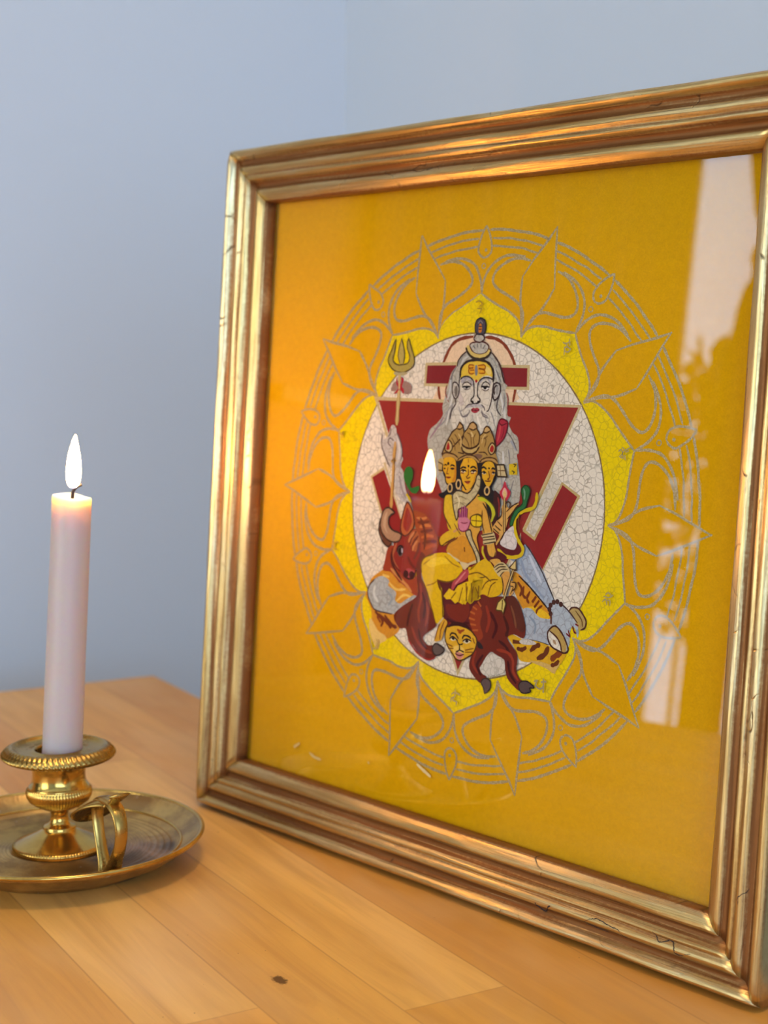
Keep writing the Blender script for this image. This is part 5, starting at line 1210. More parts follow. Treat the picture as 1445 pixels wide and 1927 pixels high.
0 1 190 160 96 0.00 0.3 0 0.5 -445 -441 -377 -453 -378 -333 -430 -322
1 0 80 56 34 0.65 0.05 0 0.2 -449 -419 -383 -400
1 0 80 56 34 0.65 0.05 0 0.2 -437 -337 -378 -333
0 1 214 160 32 0.00 0.3 0 0.5 -367 -461 -264 -478 -209 -455 -188 -382 -180 -285 -201 -224 -293 -199 -328 -238 -337 -290 -372 -333 -368 -401
0 1 196 128 30 0.00 0.3 0 0.5 -215 -395 -186 -367 -182 -278 -206 -224 -234 -245 -207 -306
1 1 44 28 24 0.77 0.05 0 0.2 -378 -400 -378 -340 -337 -290 -328 -238 -293 -199 -201 -224
1 1 44 28 24 0.71 0.05 0 0.2 -361 -386 -341 -399 -319 -389
1 1 44 28 24 0.83 0.05 0 0.2 -271 -384 -247 -400 -204 -388
0 1 60 34 30 0.00 0.05 0 0.5 -270 -362 -239 -375 -207 -365 -237 -349
0 1 60 34 30 0.00 0.05 0 0.5 -367 -360 -349 -366 -332 -358 -349 -348
1 1 120 70 24 0.64 0.05 0 0.2 -302 -375 -313 -322 -317 -306 -286 -308
3 0 34 24 24 0.83 0 0 0.2 -302 -411
0 1 150 52 34 0.00 0.05 0 0.5 -325 -272 -289 -280 -252 -275 -287 -256
1 0 90 30 24 0.51 0.05 0 0.2 -330 -270 -252 -273
0 1 220 168 36 0.00 0.3 0 0.5 -101 -461 -36 -483 36 -480 84 -449 110 -385 110 -319 81 -243 40 -189 -8 -149 -63 -189 -104 -253 -131 -326 -132 -400
0 1 200 140 34 0.00 0.3 0 0.5 86 -427 111 -370 101 -303 71 -235 39 -196 64 -264 83 -339
0 0 214 160 40 0.00 0.3 0 0.5 -89 -195 -64 -200 -4 -156 57 -220 84 -148 -4 -105 -89 -135
1 1 40 26 24 0.82 0.05 0 0.2 -96 -465 -132 -400 -131 -326 -99 -246 -57 -186 -8 -149 50 -190 90 -251 114 -326
1 0 90 50 30 0.63 0.05 0 0.2 -89 -198 -90 -143
1 1 36 24 24 0.95 0.05 0 0.2 -129 -366 -90 -387 -43 -379
1 1 36 24 24 0.94 0.05 0 0.2 8 -382 53 -400 100 -380
0 1 235 215 170 0.00 0.3 0 0.5 -117 -345 -87 -359 -45 -349 -80 -332
0 1 235 215 170 0.00 0.3 0 0.5 16 -349 55 -365 97 -356 58 -337
0 1 50 28 28 0.00 0.05 0 0.5 -102 -346 -85 -357 -66 -348 -83 -336
0 1 50 28 28 0.00 0.05 0 0.5 41 -351 58 -361 77 -353 59 -343
1 1 50 28 26 0.76 0.05 0 0.2 -125 -344 -88 -362 -37 -346
1 1 50 28 26 0.75 0.05 0 0.2 11 -346 57 -367 105 -355
1 0 120 60 50 0.63 0.05 0 0.2 -116 -328 -74 -325
1 0 120 60 50 0.62 0.05 0 0.2 23 -331 68 -334
1 1 110 64 24 0.69 0.05 0 0.2 -17 -377 -10 -318 -35 -291 -14 -278 21 -294
0 1 24 18 20 0.00 0.05 0 0.5 -30 -406 -16 -414 -1 -404 -14 -386
0 1 172 80 40 0.00 0.05 0 0.5 -57 -241 -17 -253 24 -248 -9 -219
1 1 110 40 26 0.63 0.05 0 0.2 -62 -243 -16 -240 26 -251
1 0 150 90 30 0.50 0.05 0 0.2 -25 -472 -18 -436
0 1 214 164 36 0.00 0.3 0 0.5 171 -374 182 -426 239 -462 309 -455 348 -399 349 -334 325 -260 270 -201 228 -231 188 -287
0 1 196 136 34 0.00 0.3 0 0.5 271 -380 291 -308 268 -289 304 -280 339 -333 345 -384
1 1 36 24 24 0.99 0.05 0 0.2 165 -388 194 -404 235 -385
1 1 36 24 24 0.98 0.05 0 0.2 300 -389 323 -401 349 -388
0 1 232 212 170 0.00 0.3 0 0.5 173 -345 202 -361 234 -345 205 -332
0 1 232 212 170 0.00 0.3 0 0.5 308 -349 327 -361 352 -352 329 -338
0 1 40 26 30 0.00 0.05 0 0.5 188 -346 207 -358 223 -346 207 -335
0 1 40 26 30 0.00 0.05 0 0.5 318 -350 332 -358 345 -351 332 -341
1 1 40 26 26 0.62 0.05 0 0.2 168 -344 202 -362 239 -343
1 1 40 26 26 0.61 0.05 0 0.2 306 -349 327 -363 357 -352
1 1 110 60 24 0.68 0.05 0 0.2 261 -372 282 -308 258 -288 279 -282
0 1 22 16 18 0.00 0.05 0 0.5 254 -397 266 -407 282 -397 268 -385
0 1 168 72 36 0.00 0.05 0 0.5 225 -268 264 -274 300 -269 266 -259
1 1 90 36 24 0.62 0.05 0 0.2 220 -269 265 -267 304 -273
1 1 40 26 24 0.74 0.05 0 0.2 188 -287 228 -228 271 -198 321 -252 349 -327
4 0 205 170 110 0.77 1.55 0 2.03 -256 -165
4 0 205 170 110 0.85 1.54 0 2.25 -140 -210
4 0 205 170 110 0.83 1.61 0 1.96 258 -171
0 1 208 156 60 0.00 0.3 0 0.5 -39 -154 81 -184 146 -130 211 -76 264 -37 255 -32 321 96 374 234 251 266 213 146 192 230 156 305 194 415 216 516 145 545 -52 576 -249 489 -203 387 -100 329 -152 188 -307 123 -213 -50 -181 -114
0 1 200 140 40 0.00 0.3 0 0.5 -249 489 -215 408 -112 340 -35 303 49 344 122 423 157 525 107 559 -53 571 -178 530
1 1 120 70 30 0.70 0.05 0 0.2 -264 481 -223 399 -112 340
1 0 100 56 24 0.75 0.05 0 0.2 -5 416 5 463
0 1 212 176 40 0.00 0.3 0 0.5 -311 -81 -216 -88 -193 17 -137 129 -114 243 -187 259 -242 254 -275 179 -323 105 -324 8
1 1 90 60 30 0.77 0.05 0 0.2 -330 -60 -324 95 -253 197 -201 251
0 1 208 168 34 0.00 0.3 0 0.5 -360 402 -344 342 -266 286 -161 247 -65 267 -101 319 -205 368 -282 424 -337 434
1 1 100 60 26 0.77 0.05 0 0.2 -379 335 -360 402 -323 433 -258 392 -140 332
1 1 190 140 90 1.27 0.05 0 0.2 -172 277 -107 242 -58 180
1 1 110 70 40 0.63 0.05 0 0.2 -166 189 -120 243 -62 296
0 1 210 158 62 0.00 0.3 0 0.5 139 -74 227 -29 290 58 343 196 390 253 397 344 432 432 408 475 353 481 307 424 287 354 238 267 226 124 203 24
1 1 60 40 28 0.86 0.05 0 0.2 211 -49 273 18 316 117 361 235
1 1 80 52 30 0.74 0.05 0 0.2 210 23 220 145 258 255
1 1 80 52 30 0.74 0.05 0 0.2 294 354 315 434 353 476 408 475 425 423
0 1 188 186 40 0.00 0.3 0 0.5 136 -105 206 -110 293 -75 367 -20 394 49 364 113 338 130 345 53 312 -16 238 -61 167 -66
1 1 70 66 26 0.62 0.05 0 0.2 136 -105 206 -110 293 -75 367 -20 394 49 364 113
0 1 190 176 132 0.00 0.75 0 0.5 130 -327 156 -314 169 -271 161 -190 117 -113 42 -42 -35 16 -116 45 -120 120 -138 151 -176 72 -205 -23 -211 -97 -162 -141 -90 -143 -6 -127 60 -183 95 -252 106 -304
2 1 60 46 36 0.81 0.05 0 0.2 130 -327 156 -314 169 -271 161 -190 117 -113 42 -42 -35 16 -116 45 -120 120 -138 151 -176 72 -205 -23 -211 -97 -162 -141 -90 -143 -6 -127 60 -183 95 -252 106 -304
1 0 130 116 80 0.50 0.05 0 0.2 123 -283 164 -271
1 0 130 116 80 0.50 0.05 0 0.2 108 -223 161 -197
1 1 130 116 80 0.51 0.05 0 0.2 -177 -62 -96 -90 -12 -67
1 1 130 116 80 0.51 0.05 0 0.2 -192 -1 -111 -30 -26 1
1 1 214 202 160 0.95 0.05 0 0.2 -159 -101 -113 -45 -127 31
0 1 190 176 132 0.00 0.75 0 0.5 2 261 66 236 100 319 159 400 219 490 233 574 220 652 155 659 159 630 188 588 168 504 108 415 49 344
2 1 60 46 36 0.82 0.05 0 0.2 2 261 66 236 100 319 159 400 219 490 233 574 220 652 155 659 159 630 188 588 168 504 108 415 49 344
0 1 220 190 24 0.00 0.3 0 0.5 69 111 132 72 205 81 217 146 194 191 116 198 61 169
2 1 90 66 24 0.62 0.05 0 0.2 69 111 132 72 205 81 217 146 194 191 116 198 61 169
0 1 220 190 24 0.00 0.3 0 0.5 61 107 123 77 194 86 220 135 203 188 104 197 58 149
2 1 90 66 24 0.62 0.05 0 0.2 61 107 123 77 194 86 220 135 203 188 104 197 58 149
1 0 110 84 24 0.50 0.05 0 0.2 137 80 140 194
1 0 110 84 24 0.50 0.05 0 0.2 71 138 213 136
1 1 200 184 140 1.28 0.05 0 0.2 -235 497 -150 537 -53 566
1 0 200 184 140 1.25 0.05 0 0.2 69 582 171 542
0 1 206 186 140 0.00 0.3 0 0.5 -53 571 1 570 82 581 46 623 7 642
0 1 216 176 16 0.00 0.3 0 0.5 -599 643 -562 580 -440 528 -249 499 -107 562 -22 611 -17 678 -131 769 -265 794 -362 785 -312 888 -287 858 -262 992 -240 1097 -248 1167 -325 1236 -371 1183 -454 1026 -523 866 -556 817 -590 742
1 1 110 76 20 0.79 0.05 0 0.2 -590 742 -605 654 -562 580 -426 527
1 1 110 76 20 0.78 0.05 0 0.2 -362 785 -224 794 -92 750 -5 658
1 1 110 76 20 0.79 0.05 0 0.2 -585 804 -506 904 -422 1071 -346 1229
1 1 110 76 20 0.77 0.05 0 0.2 -340 805 -283 907 -255 1080 -248 1167
1 1 150 110 20 0.65 0.05 0 0.2 -510 864 -414 834 -361 798
1 1 150 110 20 0.65 0.05 0 0.2 -570 650 -489 602 -352 578
1 1 150 110 20 0.64 0.05 0 0.2 -273 531 -159 597 -48 624
0 1 232 196 40 0.00 0.3 0 0.5 -529 636 -423 566 -285 551 -186 599 -321 624 -456 668
0 1 212 170 20 0.00 0.3 0 0.5 71 611 145 622 97 621 245 523 327 504 432 595 521 666 556 764 508 841 386 876 287 857 150 915 82 744
1 1 110 76 20 0.69 0.05 0 0.2 74 686 199 651 314 680 387 722
1 1 110 76 20 0.68 0.05 0 0.2 270 818 319 740 399 701 482 691
1 1 110 76 20 0.68 0.05 0 0.2 166 769 218 711 328 678
1 1 110 76 20 0.68 0.05 0 0.2 358 869 391 763 456 714
0 0 220 182 24 0.00 0.3 0 0.5 -253 942 -178 855 -108 876 -59 812 57 759 283 705 147 701 244 854 263 904 180 934 141 971 82 957 56 992 -4 957 242 920 202 906 128 977 73 950 23 995 -46 975 -84 999 -149 959 -209 971
1 0 120 84 20 0.70 0.05 0 0.2 -81 882 -142 953
1 0 120 84 20 0.69 0.05 0 0.2 9 823 -32 973
1 0 120 84 20 0.69 0.05 0 0.2 74 806 66 951
1 0 120 84 20 0.68 0.05 0 0.2 153 796 140 961
1 0 120 84 20 0.68 0.05 0 0.2 230 778 228 912
1 0 120 84 20 0.69 0.05 0 0.2 53 774 75 958
1 0 120 84 20 0.69 0.05 0 0.2 123 765 153 948
1 0 120 84 20 0.68 0.05 0 0.2 183 800 248 895
0 1 170 68 74 0.00 0.05 0 0.5 -18 669 46 633 82 658 67 717 4 763 -74 801 -123 865 -150 859 -130 778 -66 732
1 1 210 120 120 0.95 0.05 0 0.2 -101 804 -39 739 35 663
0 1 210 156 40 0.00 0.3 0 0.5 -260 1188 -220 1173 -176 1206 -211 1280 -243 1382 -276 1407 -344 1421 -336 1356 -301 1272
1 1 120 66 24 0.71 0.05 0 0.2 -218 1192 -264 1297 -270 1396
1 1 120 66 24 0.71 0.05 0 0.2 -260 1188 -307 1283 -341 1406
1 1 200 180 130 0.97 0.05 0 0.2 -310 1244 -260 1188 -234 1160
0 1 196 120 140 0.00 0.3 0 0.5 -103 126 -51 107 16 116 45 142 67 111 60 160 26 230 -25 259 -80 240 -108 194
0 0 170 88 120 0.00 0.3 0 0.5 -101 125 -112 49 -97 43 -75 114 -79 17 -59 11 -40 111 -44 3 -22 3 -13 109 -13 17 6 20 6 117
1 0 110 30 70 0.63 0.05 0 0.2 -101 125 -110 49
1 0 110 30 70 0.63 0.05 0 0.2 -74 118 -75 12
1 0 110 30 70 0.63 0.05 0 0.2 -40 113 -44 3
1 0 110 30 70 0.63 0.05 0 0.2 -11 110 -14 12
1 0 110 30 70 0.63 0.05 0 0.2 11 116 9 25
1 1 120 40 70 0.63 0.05 0 0.2 -109 184 -87 245 -25 259 38 219 67 111
1 1 130 50 70 0.57 0.05 0 0.2 -73 171 -19 176 27 163
0 1 90 30 34 0.00 0.05 0 0.5 441 370 463 307 550 359 660 379 697 335 708 223 746 280 788 336 769 398 665 440 543 436
0 1 210 202 196 0.00 0.75 0 0.5 482 336 514 251 601 163 661 147 685 226 698 315 673 372 578 372
1 1 204 176 24 1.76 0.05 0 0.2 915 -202 914 -123 878 -50 762 -11 692 29 653 98 673 207 727 292 782 356 758 419 666 450 557 448 450 390
1 1 96 60 26 0.60 0.05 0 0.2 711 23 698 104 726 202
1 1 196 170 40 1.33 0.05 0 0.2 -886 -59 -855 -31 -807 25
1 1 196 180 40 1.23 0.05 0 0.2 254 378 252 440 300 507
0 1 84 28 34 0.00 0.05 0 0.5 269 397 296 374 323 453 368 484 428 463 451 410 557 440 573 478 440 523 343 523 290 477
0 1 44 104 56 0.00 0.05 0 0.5 713 -197 735 -247 781 -259 823 -225 821 -175 800 -114 779 -43 709 -2 654 68 627 140 593 143 607 72 654 -13 724 -63 743 -110
1 1 110 150 120 0.89 0.05 0 0.2 743 -229 761 -181 759 -121
2 1 24 60 34 0.59 0.05 0 0.2 713 -197 735 -247 781 -259 823 -225 821 -175 800 -114 779 -43 709 -2 654 68 627 140 593 143 607 72 654 -13 724 -63 743 -110
0 1 46 106 40 0.00 0.05 0 0.5 -940 -261 -916 -327 -860 -346 -809 -304 -807 -224 -837 -162 -806 -125 -708 -156 -702 -117 -744 -74 -816 -82 -887 -149 -928 -206
0 1 206 158 82 0.00 0.3 0 0.5 471 -18 488 -50 528 -68 544 -34 586 -27 682 -80 684 -60 604 32 568 85 542 178 494 263 439 350 424 331 466 256 387 217 370 178 426 107 476 52
1 1 66 40 26 0.72 0.05 0 0.2 532 -23 522 -63 554 -85 582 -67 572 -26
1 1 66 40 26 0.72 0.05 0 0.2 535 17 611 -49 682 -85
1 1 66 40 26 0.72 0.05 0 0.2 554 86 604 32 684 -65
1 1 66 40 26 0.73 0.05 0 0.2 471 -18 476 52 426 107
1 0 66 40 26 0.61 0.05 0 0.2 427 117 492 162
1 0 66 40 26 0.61 0.05 0 0.2 396 161 475 204
1 0 66 40 26 0.61 0.05 0 0.2 378 193 457 236
1 1 66 40 26 0.72 0.05 0 0.2 548 178 502 273 440 355
0 1 180 44 64 0.00 0.05 0 0.5 431 -167 467 -220 494 -283 528 -224 575 -182 557 -126 513 -82 463 -114
0 1 222 160 150 0.00 0.3 0 0.5 465 -169 495 -222 533 -174 523 -123 504 -112 482 -130
0 1 214 186 120 0.00 0.3 0 0.5 479 -160 498 -197 526 -159 515 -128 493 -126
1 1 190 156 90 1.51 0.05 0 0.2 499 -132 510 39 527 215
1 1 70 44 26 0.48 0.05 0 0.2 488 -121 499 40 516 221
1 1 70 44 26 0.48 0.05 0 0.2 515 -123 523 38 543 213
0 1 196 176 124 0.00 0.3 0 0.5 224 268 374 232 408 271 417 327 267 365 248 307
1 0 66 46 30 0.62 0.05 0 0.2 227 273 375 239
1 0 66 46 30 0.62 0.05 0 0.2 240 297 398 267
1 0 66 46 30 0.62 0.05 0 0.2 249 322 410 292
1 0 66 46 30 0.62 0.05 0 0.2 266 356 416 322
0 1 206 158 70 0.00 0.3 0 0.5 356 511 458 485 508 515 444 568 400 537
0 1 196 176 124 0.00 0.3 0 0.5 414 581 468 530 535 513 607 555 631 603 570 600 514 662 456 628
1 1 66 46 30 0.61 0.05 0 0.2 417 581 483 539 551 531
1 1 66 46 30 0.61 0.05 0 0.2 439 599 498 562 580 553
1 1 66 46 30 0.61 0.05 0 0.2 463 627 521 585 602 576
1 1 66 46 30 0.61 0.05 0 0.2 506 658 544 613 625 604
0 1 204 150 70 0.00 0.3 0 0.5 526 650 570 600 631 603 631 674 608 729 589 823 555 827 547 737
1 1 66 40 26 0.67 0.05 0 0.2 526 650 553 726 555 827
0 1 206 156 76 0.00 0.3 0 0.5 646 695 685 680 722 711 705 758 670 823 636 822 658 754
1 1 66 40 26 0.66 0.05 0 0.2 659 693 714 697 711 748 680 781
1 1 66 40 26 0.60 0.05 0 0.2 649 735 690 740 656 815
1 1 200 176 116 1.35 0.05 0 0.2 681 547 632 686 578 865
1 1 70 46 28 0.54 0.05 0 0.2 672 553 619 698 568 866
1 1 70 46 28 0.54 0.05 0 0.2 694 556 646 695 592 863
0 0 206 182 116 0.00 0.3 0 0.5 623 556 704 470 713 572 660 568
2 0 66 44 28 0.66 0.05 0 0.2 623 556 704 470 713 572 660 568
0 0 204 184 100 0.00 0.3 0 0.5 564 856 607 912 577 1017 559 989 493 992 481 984 500 915
2 0 84 64 30 0.67 0.05 0 0.2 564 856 607 912 577 1017 559 989 493 992 481 984 500 915
1 0 84 64 30 0.60 0.05 0 0.2 559 877 561 978
1 1 172 156 104 0.66 0.05 0 0.2 1120 -1639 1161 -1630 1213 -1648
1 1 172 156 104 0.66 0.05 0 0.2 1161 -1630 1188 -1594 1219 -1577 1192 -1550 1156 -1559 1147 -1594 1188 -1594
1 0 172 156 104 0.66 0.05 0 0.2 1147 -1594 1147 -1523
1 0 172 156 104 0.65 0.05 0 0.2 1199 -1675 1210 -1612
1 1 172 156 104 0.60 0.05 0 0.2 1865 -645 1896 -666 1915 -628 1885 -601 1926 -590 1914 -641 1999 -690
1 0 172 156 104 0.59 0.05 0 0.2 1946 -643 1985 -658
1 0 172 156 104 0.59 0.05 0 0.2 1940 -617 1952 -572
1 0 172 156 104 0.59 0.05 0 0.2 1910 -686 1937 -662
1 1 172 156 104 0.61 0.05 0 0.2 1792 747 1831 716 1852 772
1 1 172 156 104 0.61 0.05 0 0.2 1804 693 1870 698 1917 666
1 1 172 156 104 0.60 0.05 0 0.2 1848 727 1881 723 1885 774
1 1 172 156 104 0.60 0.05 0 0.2 1827 677 1858 654 1902 681
1 1 160 148 110 0.88 0.05 0 0.2 1030 1614 1068 1598 1052 1650 1113 1672 1151 1634 1146 1565
1 0 160 148 110 0.88 0.05 0 0.2 1120 1604 1184 1589
1 0 160 148 110 0.87 0.05 0 0.2 1155 1633 1155 1703
1 1 172 156 104 0.73 0.05 0 0.2 -55 1921 -9 1894 66 1910
1 1 172 156 104 0.73 0.05 0 0.2 -5 1864 -6 1933 -51 1960 -55 2000
1 1 172 156 104 0.73 0.05 0 0.2 -6 1933 -30 1976 25 1986 15 2022
1 1 184 160 90 0.90 0.05 0 0.2 -1302 1534 -1287 1615 -1233 1627 -1194 1560 -1212 1521
1 0 184 160 90 0.90 0.05 0 0.2 -1219 1615 -1210 1634
1 1 196 160 60 0.94 0.05 0 0.2 -2022 584 -1962 562 -1982 620 -1920 630
1 0 196 160 60 0.93 0.05 0 0.2 -1951 544 -1914 549
1 1 196 160 60 0.93 0.05 0 0.2 -1991 -657 -1940 -628 -1931 -668 -1948 -587
1 1 170 140 40 0.75 0.05 0 0.2 -47 -2039 3 -2053 45 -2023 -3 -1995
1 1 170 140 40 0.75 0.05 0 0.2 -22 -1980 39 -1972 14 -1922
1 1 226 206 150 1.65 0.05 0 0.2 -492 2728 -379 2777 -279 2818
1 0 220 190 120 1.51 0.05 0 0.2 -2474 2938 -2375 2874
1 1 220 190 120 1.48 0.05 0 0.2 -2202 2945 -2110 2980 -1996 2987
1 0 220 190 120 1.04 0.05 0 0.2 -1230 2851 -1219 2877
"""
def build_art():
    V = []; F = []; C = []; X = []
    Z0, DZ = -.0046, .0000020
    level = [0]; count = [0]; NBORDER = 212
    def poly(pts, col, fx):
        z = Z0+level[0]*DZ; b = len(V)
        V.extend((x, y, z) for x, y in pts); F.append(tuple(range(b, b+len(pts)))); C.append(col); X.append(fx)
    def strip(pts, w, col, fx, closed):
        z = Z0+level[0]*DZ; n = len(pts); b = len(V)
        for i, (x, y) in enumerate(pts):
            p = pts[(i-1) % n] if closed else pts[max(i-1, 0)]
            q = pts[(i+1) % n] if closed else pts[min(i+1, n-1)]
            def nrm(dx, dy):
                l = math.hypot(dx, dy) or 1; return -dy/l, dx/l
            n1 = nrm(x-p[0], y-p[1]) if (x, y) != tuple(p) else nrm(q[0]-x, q[1]-y)
            n2 = nrm(q[0]-x, q[1]-y) if (x, y) != tuple(q) else n1
            mx, my = n1[0]+n2[0], n1[1]+n2[1]; l = math.hypot(mx, my)
            if l < .3: mx, my, l = n1[0], n1[1], 1
            k = w/2/l*min(1.6, 2/max(l, .6)); k = w/2/l*(1/max(.5, l/2))
            wv = 1+.16*math.sin(i*2.3+level[0])
            if not closed and i in (0, n-1) and n > 3: wv *= .55
            V.append((x+mx*k*wv, y+my*k*wv, z)); V.append((x-mx*k*wv, y-my*k*wv, z))
        for i in range(n if closed else n-1):
            j = (i+1) % n
            F.append((b+2*i, b+2*i+1, b+2*j+1, b+2*j)); C.append(col); X.append(fx)
    bgc = srgb(214, 160, 0)
    poly([(-GX, -GY), (GX, -GY), (GX, GY), (-GX, GY)], bgc, (.04, 0, .75)); level[0] += 3
    for ln in ART.strip().split('\n'):
        v = [float(q) for q in ln.split()]
        k = 'flLdc'[int(v[0])]; sm = v[1] > 0
        col = srgb(*v[2:5]); w = v[5]/1000; fx = tuple(v[6:9])
        P = [(v[i]/20000, v[i+1]/20000) for i in range(9, len(v)-1, 2)]
        P = [(x, -y) for x, y in P]
        if k == 'f':
            poly(cat(P, True, 3) if sm and len(P) > 3 else P, col, fx)
        elif k == 'l':
            strip(cat(P, False, 3) if sm and len(P) > 2 else P, w, col, fx, False)
        elif k == 'L':
            strip(cat(P, True, 3) if sm else P, w, col, fx, True)
        elif k == 'd':
            x, y = P[0]; poly([(x+w*math.cos(t*math.pi/6), y+w*math.sin(t*math.pi/6)) for t in range(12)], col, fx)
        elif k == 'c':
            x, y = P[0]; rx, ry = fx[0]/1000, fx[2]/1000
            strip([(x+rx*math.cos(t*math.pi/8), y+ry*math.sin(t*math.pi/8)) for t in range(16)], w, col, (.1, fx[1], .4), True)
        # border lines share a short cycle of levels, the figures keep strict painting order
        count[0] += 1
        level[0] = 3+(count[0] % 62 if count[0] < NBORDER else count[0]-NBORDER+62)
    me = bpy.data.meshes.new('painting'); me.from_pydata(V, [], F); me.update()
    # every layer faces the viewer
    bm = bmesh.new(); bm.from_mesh(me)
    for f in bm.faces:
        f.normal_update()
        if f.normal.z < 0: f.normal_flip()
    bm.to_mesh(me); bm.free()
    a1_ = me.attributes.new('paint', 'FLOAT_COLOR', 'FACE'); a2_ = me.attributes.new('finish', 'FLOAT_COLOR', 'FACE')
    for i in range(len(F)):
        a1_.data[i].color = (*C[i], 1); a2_.data[i].color = (*X[i], 1)
    return obj('painting', me, M_art, pic)
build_art()

# ------------------------------------------------------------------ chamberstick
cs = empty('candlestick', HOLDER)
tag(cs, 'brass chamber candlestick with a round saucer and finger loop, left of the picture', 'candlestick')
prof = [(0, .0022), (.030, .0022), (.0495, .0004), (.0510, 0), (.0525, .0004), (.0540, .0020), (.0640, .0062), (.0735, .0128), (.0748, .0136), (.0757, .0148), (.0755, .0159),
        (.0745, .0164), (.0734, .0158), (.0724, .0146), (.0680, .0116), (.0652, .0098), (.0640, .0094), (.0630, .0090), (.0618, .0076), (.0600, .0070)]
r_ = .0585
while r_ > .026:
    prof += [(r_, .0068), (r_-.0006, .0074), (r_-.0012, .0068)]; r_ -= .0019 if r_ < .048 else .0035
prof += [(.0240, .0068), (0, .0068)]
def rimtex(r, z, a, j):
    if 12 <= j <= 14: z += .00022*math.sin(a*150)
    return r, z
obj('saucer', lathe('saucer', prof, 360, rimtex), M_saucer, cs)
rim = []
for i in range(17):
    a = 2*math.pi*i/16; rim.append((.0750+.00135*math.cos(a), .0157+.00120*math.sin(a)))
obj('rim', lathe('rim', rim, 180), M_bright, cs)
bead = [(.0638+.0009*math.cos(2*math.pi*i/12), .0093+.0009*math.sin(2*math.pi*i/12)) for i in range(13)]
obj('inner_rim', lathe('inner_rim', bead, 180), M_bright, cs)
def ribs(n, amp, lo, hi):
    def f(r, z, a, j):
        if lo <= z <= hi: r += amp*math.sin(a*n)
        return r, z
    return f
stem = [(0, .0066), (.0238, .0066), (.0244, .0075), (.0244, .0088), (.0238, .0097), (.0226, .0102), (.0218, .0106), (.0190, .0118), (.0150, .0136), (.0118, .0152), (.0098, .0164),
        (.0088, .0172), (.0084, .0178), (.0086, .0184), (.0080, .0190), (.0064, .0197), (.0053, .0208), (.0047, .0225), (.0045, .0245), (.0048, .0262), (.0058, .0274), (.0064, .0278), (0, .0279)]
obj('stem', lathe('stem', stem, 288, ribs(96, .00028, .0070, .0098)), M_bright, cs)
cup = [(0, .0272), (.0058, .0274), (.0092, .0288), (.0128, .0308), (.0154, .0330), (.0166, .0352), (.0170, .0372), (.0166, .0390), (.0158, .0400), (.0160, .0404), (.0156, .0409),
       (.0146, .0424), (.0140, .0446), (.0139, .0474), (.0142, .0500), (.0150, .0525), (.0158, .0540), (.0160, .0546), (.0118, .0560), (.0112, .0560), (.0110, .0420), (0, .0420)]
obj('socket', lathe('socket', cup, 264, ribs(66, .00042, .0318, .0392)), M_bright, cs)
pan = [(.0126, .0545), (.0165, .0546), (.0210, .0548), (.0262, .0552), (.0284, .0560), (.0293, .0570), (.0294, .0578), (.0286, .0590), (.0270, .0606), (.0256, .0618), (.0246, .0622), (.0238, .0618),
       (.0230, .0606), (.0216, .0600), (.0180, .0598), (.0142, .0600), (.0132, .0606), (.0124, .0604), (.0120, .0590), (.0121, .0560), (.0126, .0545)]
def gadroon(r, z, a, j):
    if 3 <= j <= 8:
        k = math.sin(a*62 + z*1400)
        r += .00065*k; z += .00035*k
    return r, z
obj('drip_pan', lathe('drip_pan', pan, 372, gadroon), M_brass, cs)
# finger loop: a flat strap in an upright plane through the axis
az = R(-8)
E = Vector((math.cos(az), math.sin(az), 0)); Sd = Vector((-math.sin(az), math.cos(az), 0))
def loop(pts): return [E*r + Vector((0, 0, z)) for r, z in cat(pts, False, 6)]
def lerp_list(vals, n):
    o = []
    for i in range(n):
        t = i/(n-1)*(len(vals)-1); k = min(int(t), len(vals)-2); o.append(vals[k]*(1-(t-k))+vals[k+1]*(t-k))
    return o
hd = None
p1 = loop([(.0590, .0085), (.0640, .0118), (.0690, .0190), (.0745, .0280), (.0760, .0360), (.0735, .0430), (.0675, .0470), (.0600, .0478), (.0530, .0462), (.0490, .0415), (.0485, .0360), (.0500, .0290), (.0525, .0220), (.0555, .0150), (.0570, .0085)])
n = len(p1)
hm = sweep('handle', p1, lerp_list([.0062, .0055, .0040, .0034, .0034, .0038, .0044, .0046, .0044, .0036, .0032, .0030, .0030, .0034, .0042], n),
           lerp_list([.0024, .0026, .0018, .0015, .0015, .0015, .0015, .0015, .0015, .0014, .0013, .0013, .0013, .0015, .0020], n), Sd, 14)
hd = obj('handle', hm, M_brass, cs)
# thumb rest: a leaf that reaches inwards from the top of the loop
verts = []; faces = []
NL, NWD = 36, 10
for i in range(NL+1):
    t = i/NL
    r = .066-.0300*t; z = .0484+.0010*math.sin(t*3)-.0030*t-.0125*t*t
    wd = .0046+.0092*math.sin(min(1, t*1.05)*math.pi*.62)**1.4
    if t > .6: wd *= math.sqrt(max(0, 1-((t-.6)/.4)**2))*.97+.03
    for k in range(NWD+1):
        s = -1+2*k/NWD
        verts.append(E*r+Sd*(s*wd)+Vector((0, 0, z-.0035*s*s+.0010)))
for i in range(NL):
    for k in range(NWD):
        a = i*(NWD+1)+k
        faces.append((a, a+1, a+NWD+2, a+NWD+1))
tl = obj('thumb_rest', mesh('thumb_rest', verts, faces), M_brass, hd)
tl.modifiers.new('plate', 'SOLIDIFY').thickness = .0011
sp_ = loop([(.0660, .0474), (.0695, .0490), (.0725, .0512), (.0745, .0535)])
obj('scroll', sweep('scroll', sp_, lerp_list([.0034, .0030, .0040, .0058], len(sp_)), lerp_list([.0013, .0012, .0011, .0010], len(sp_)), Sd, 12), M_brass, hd)
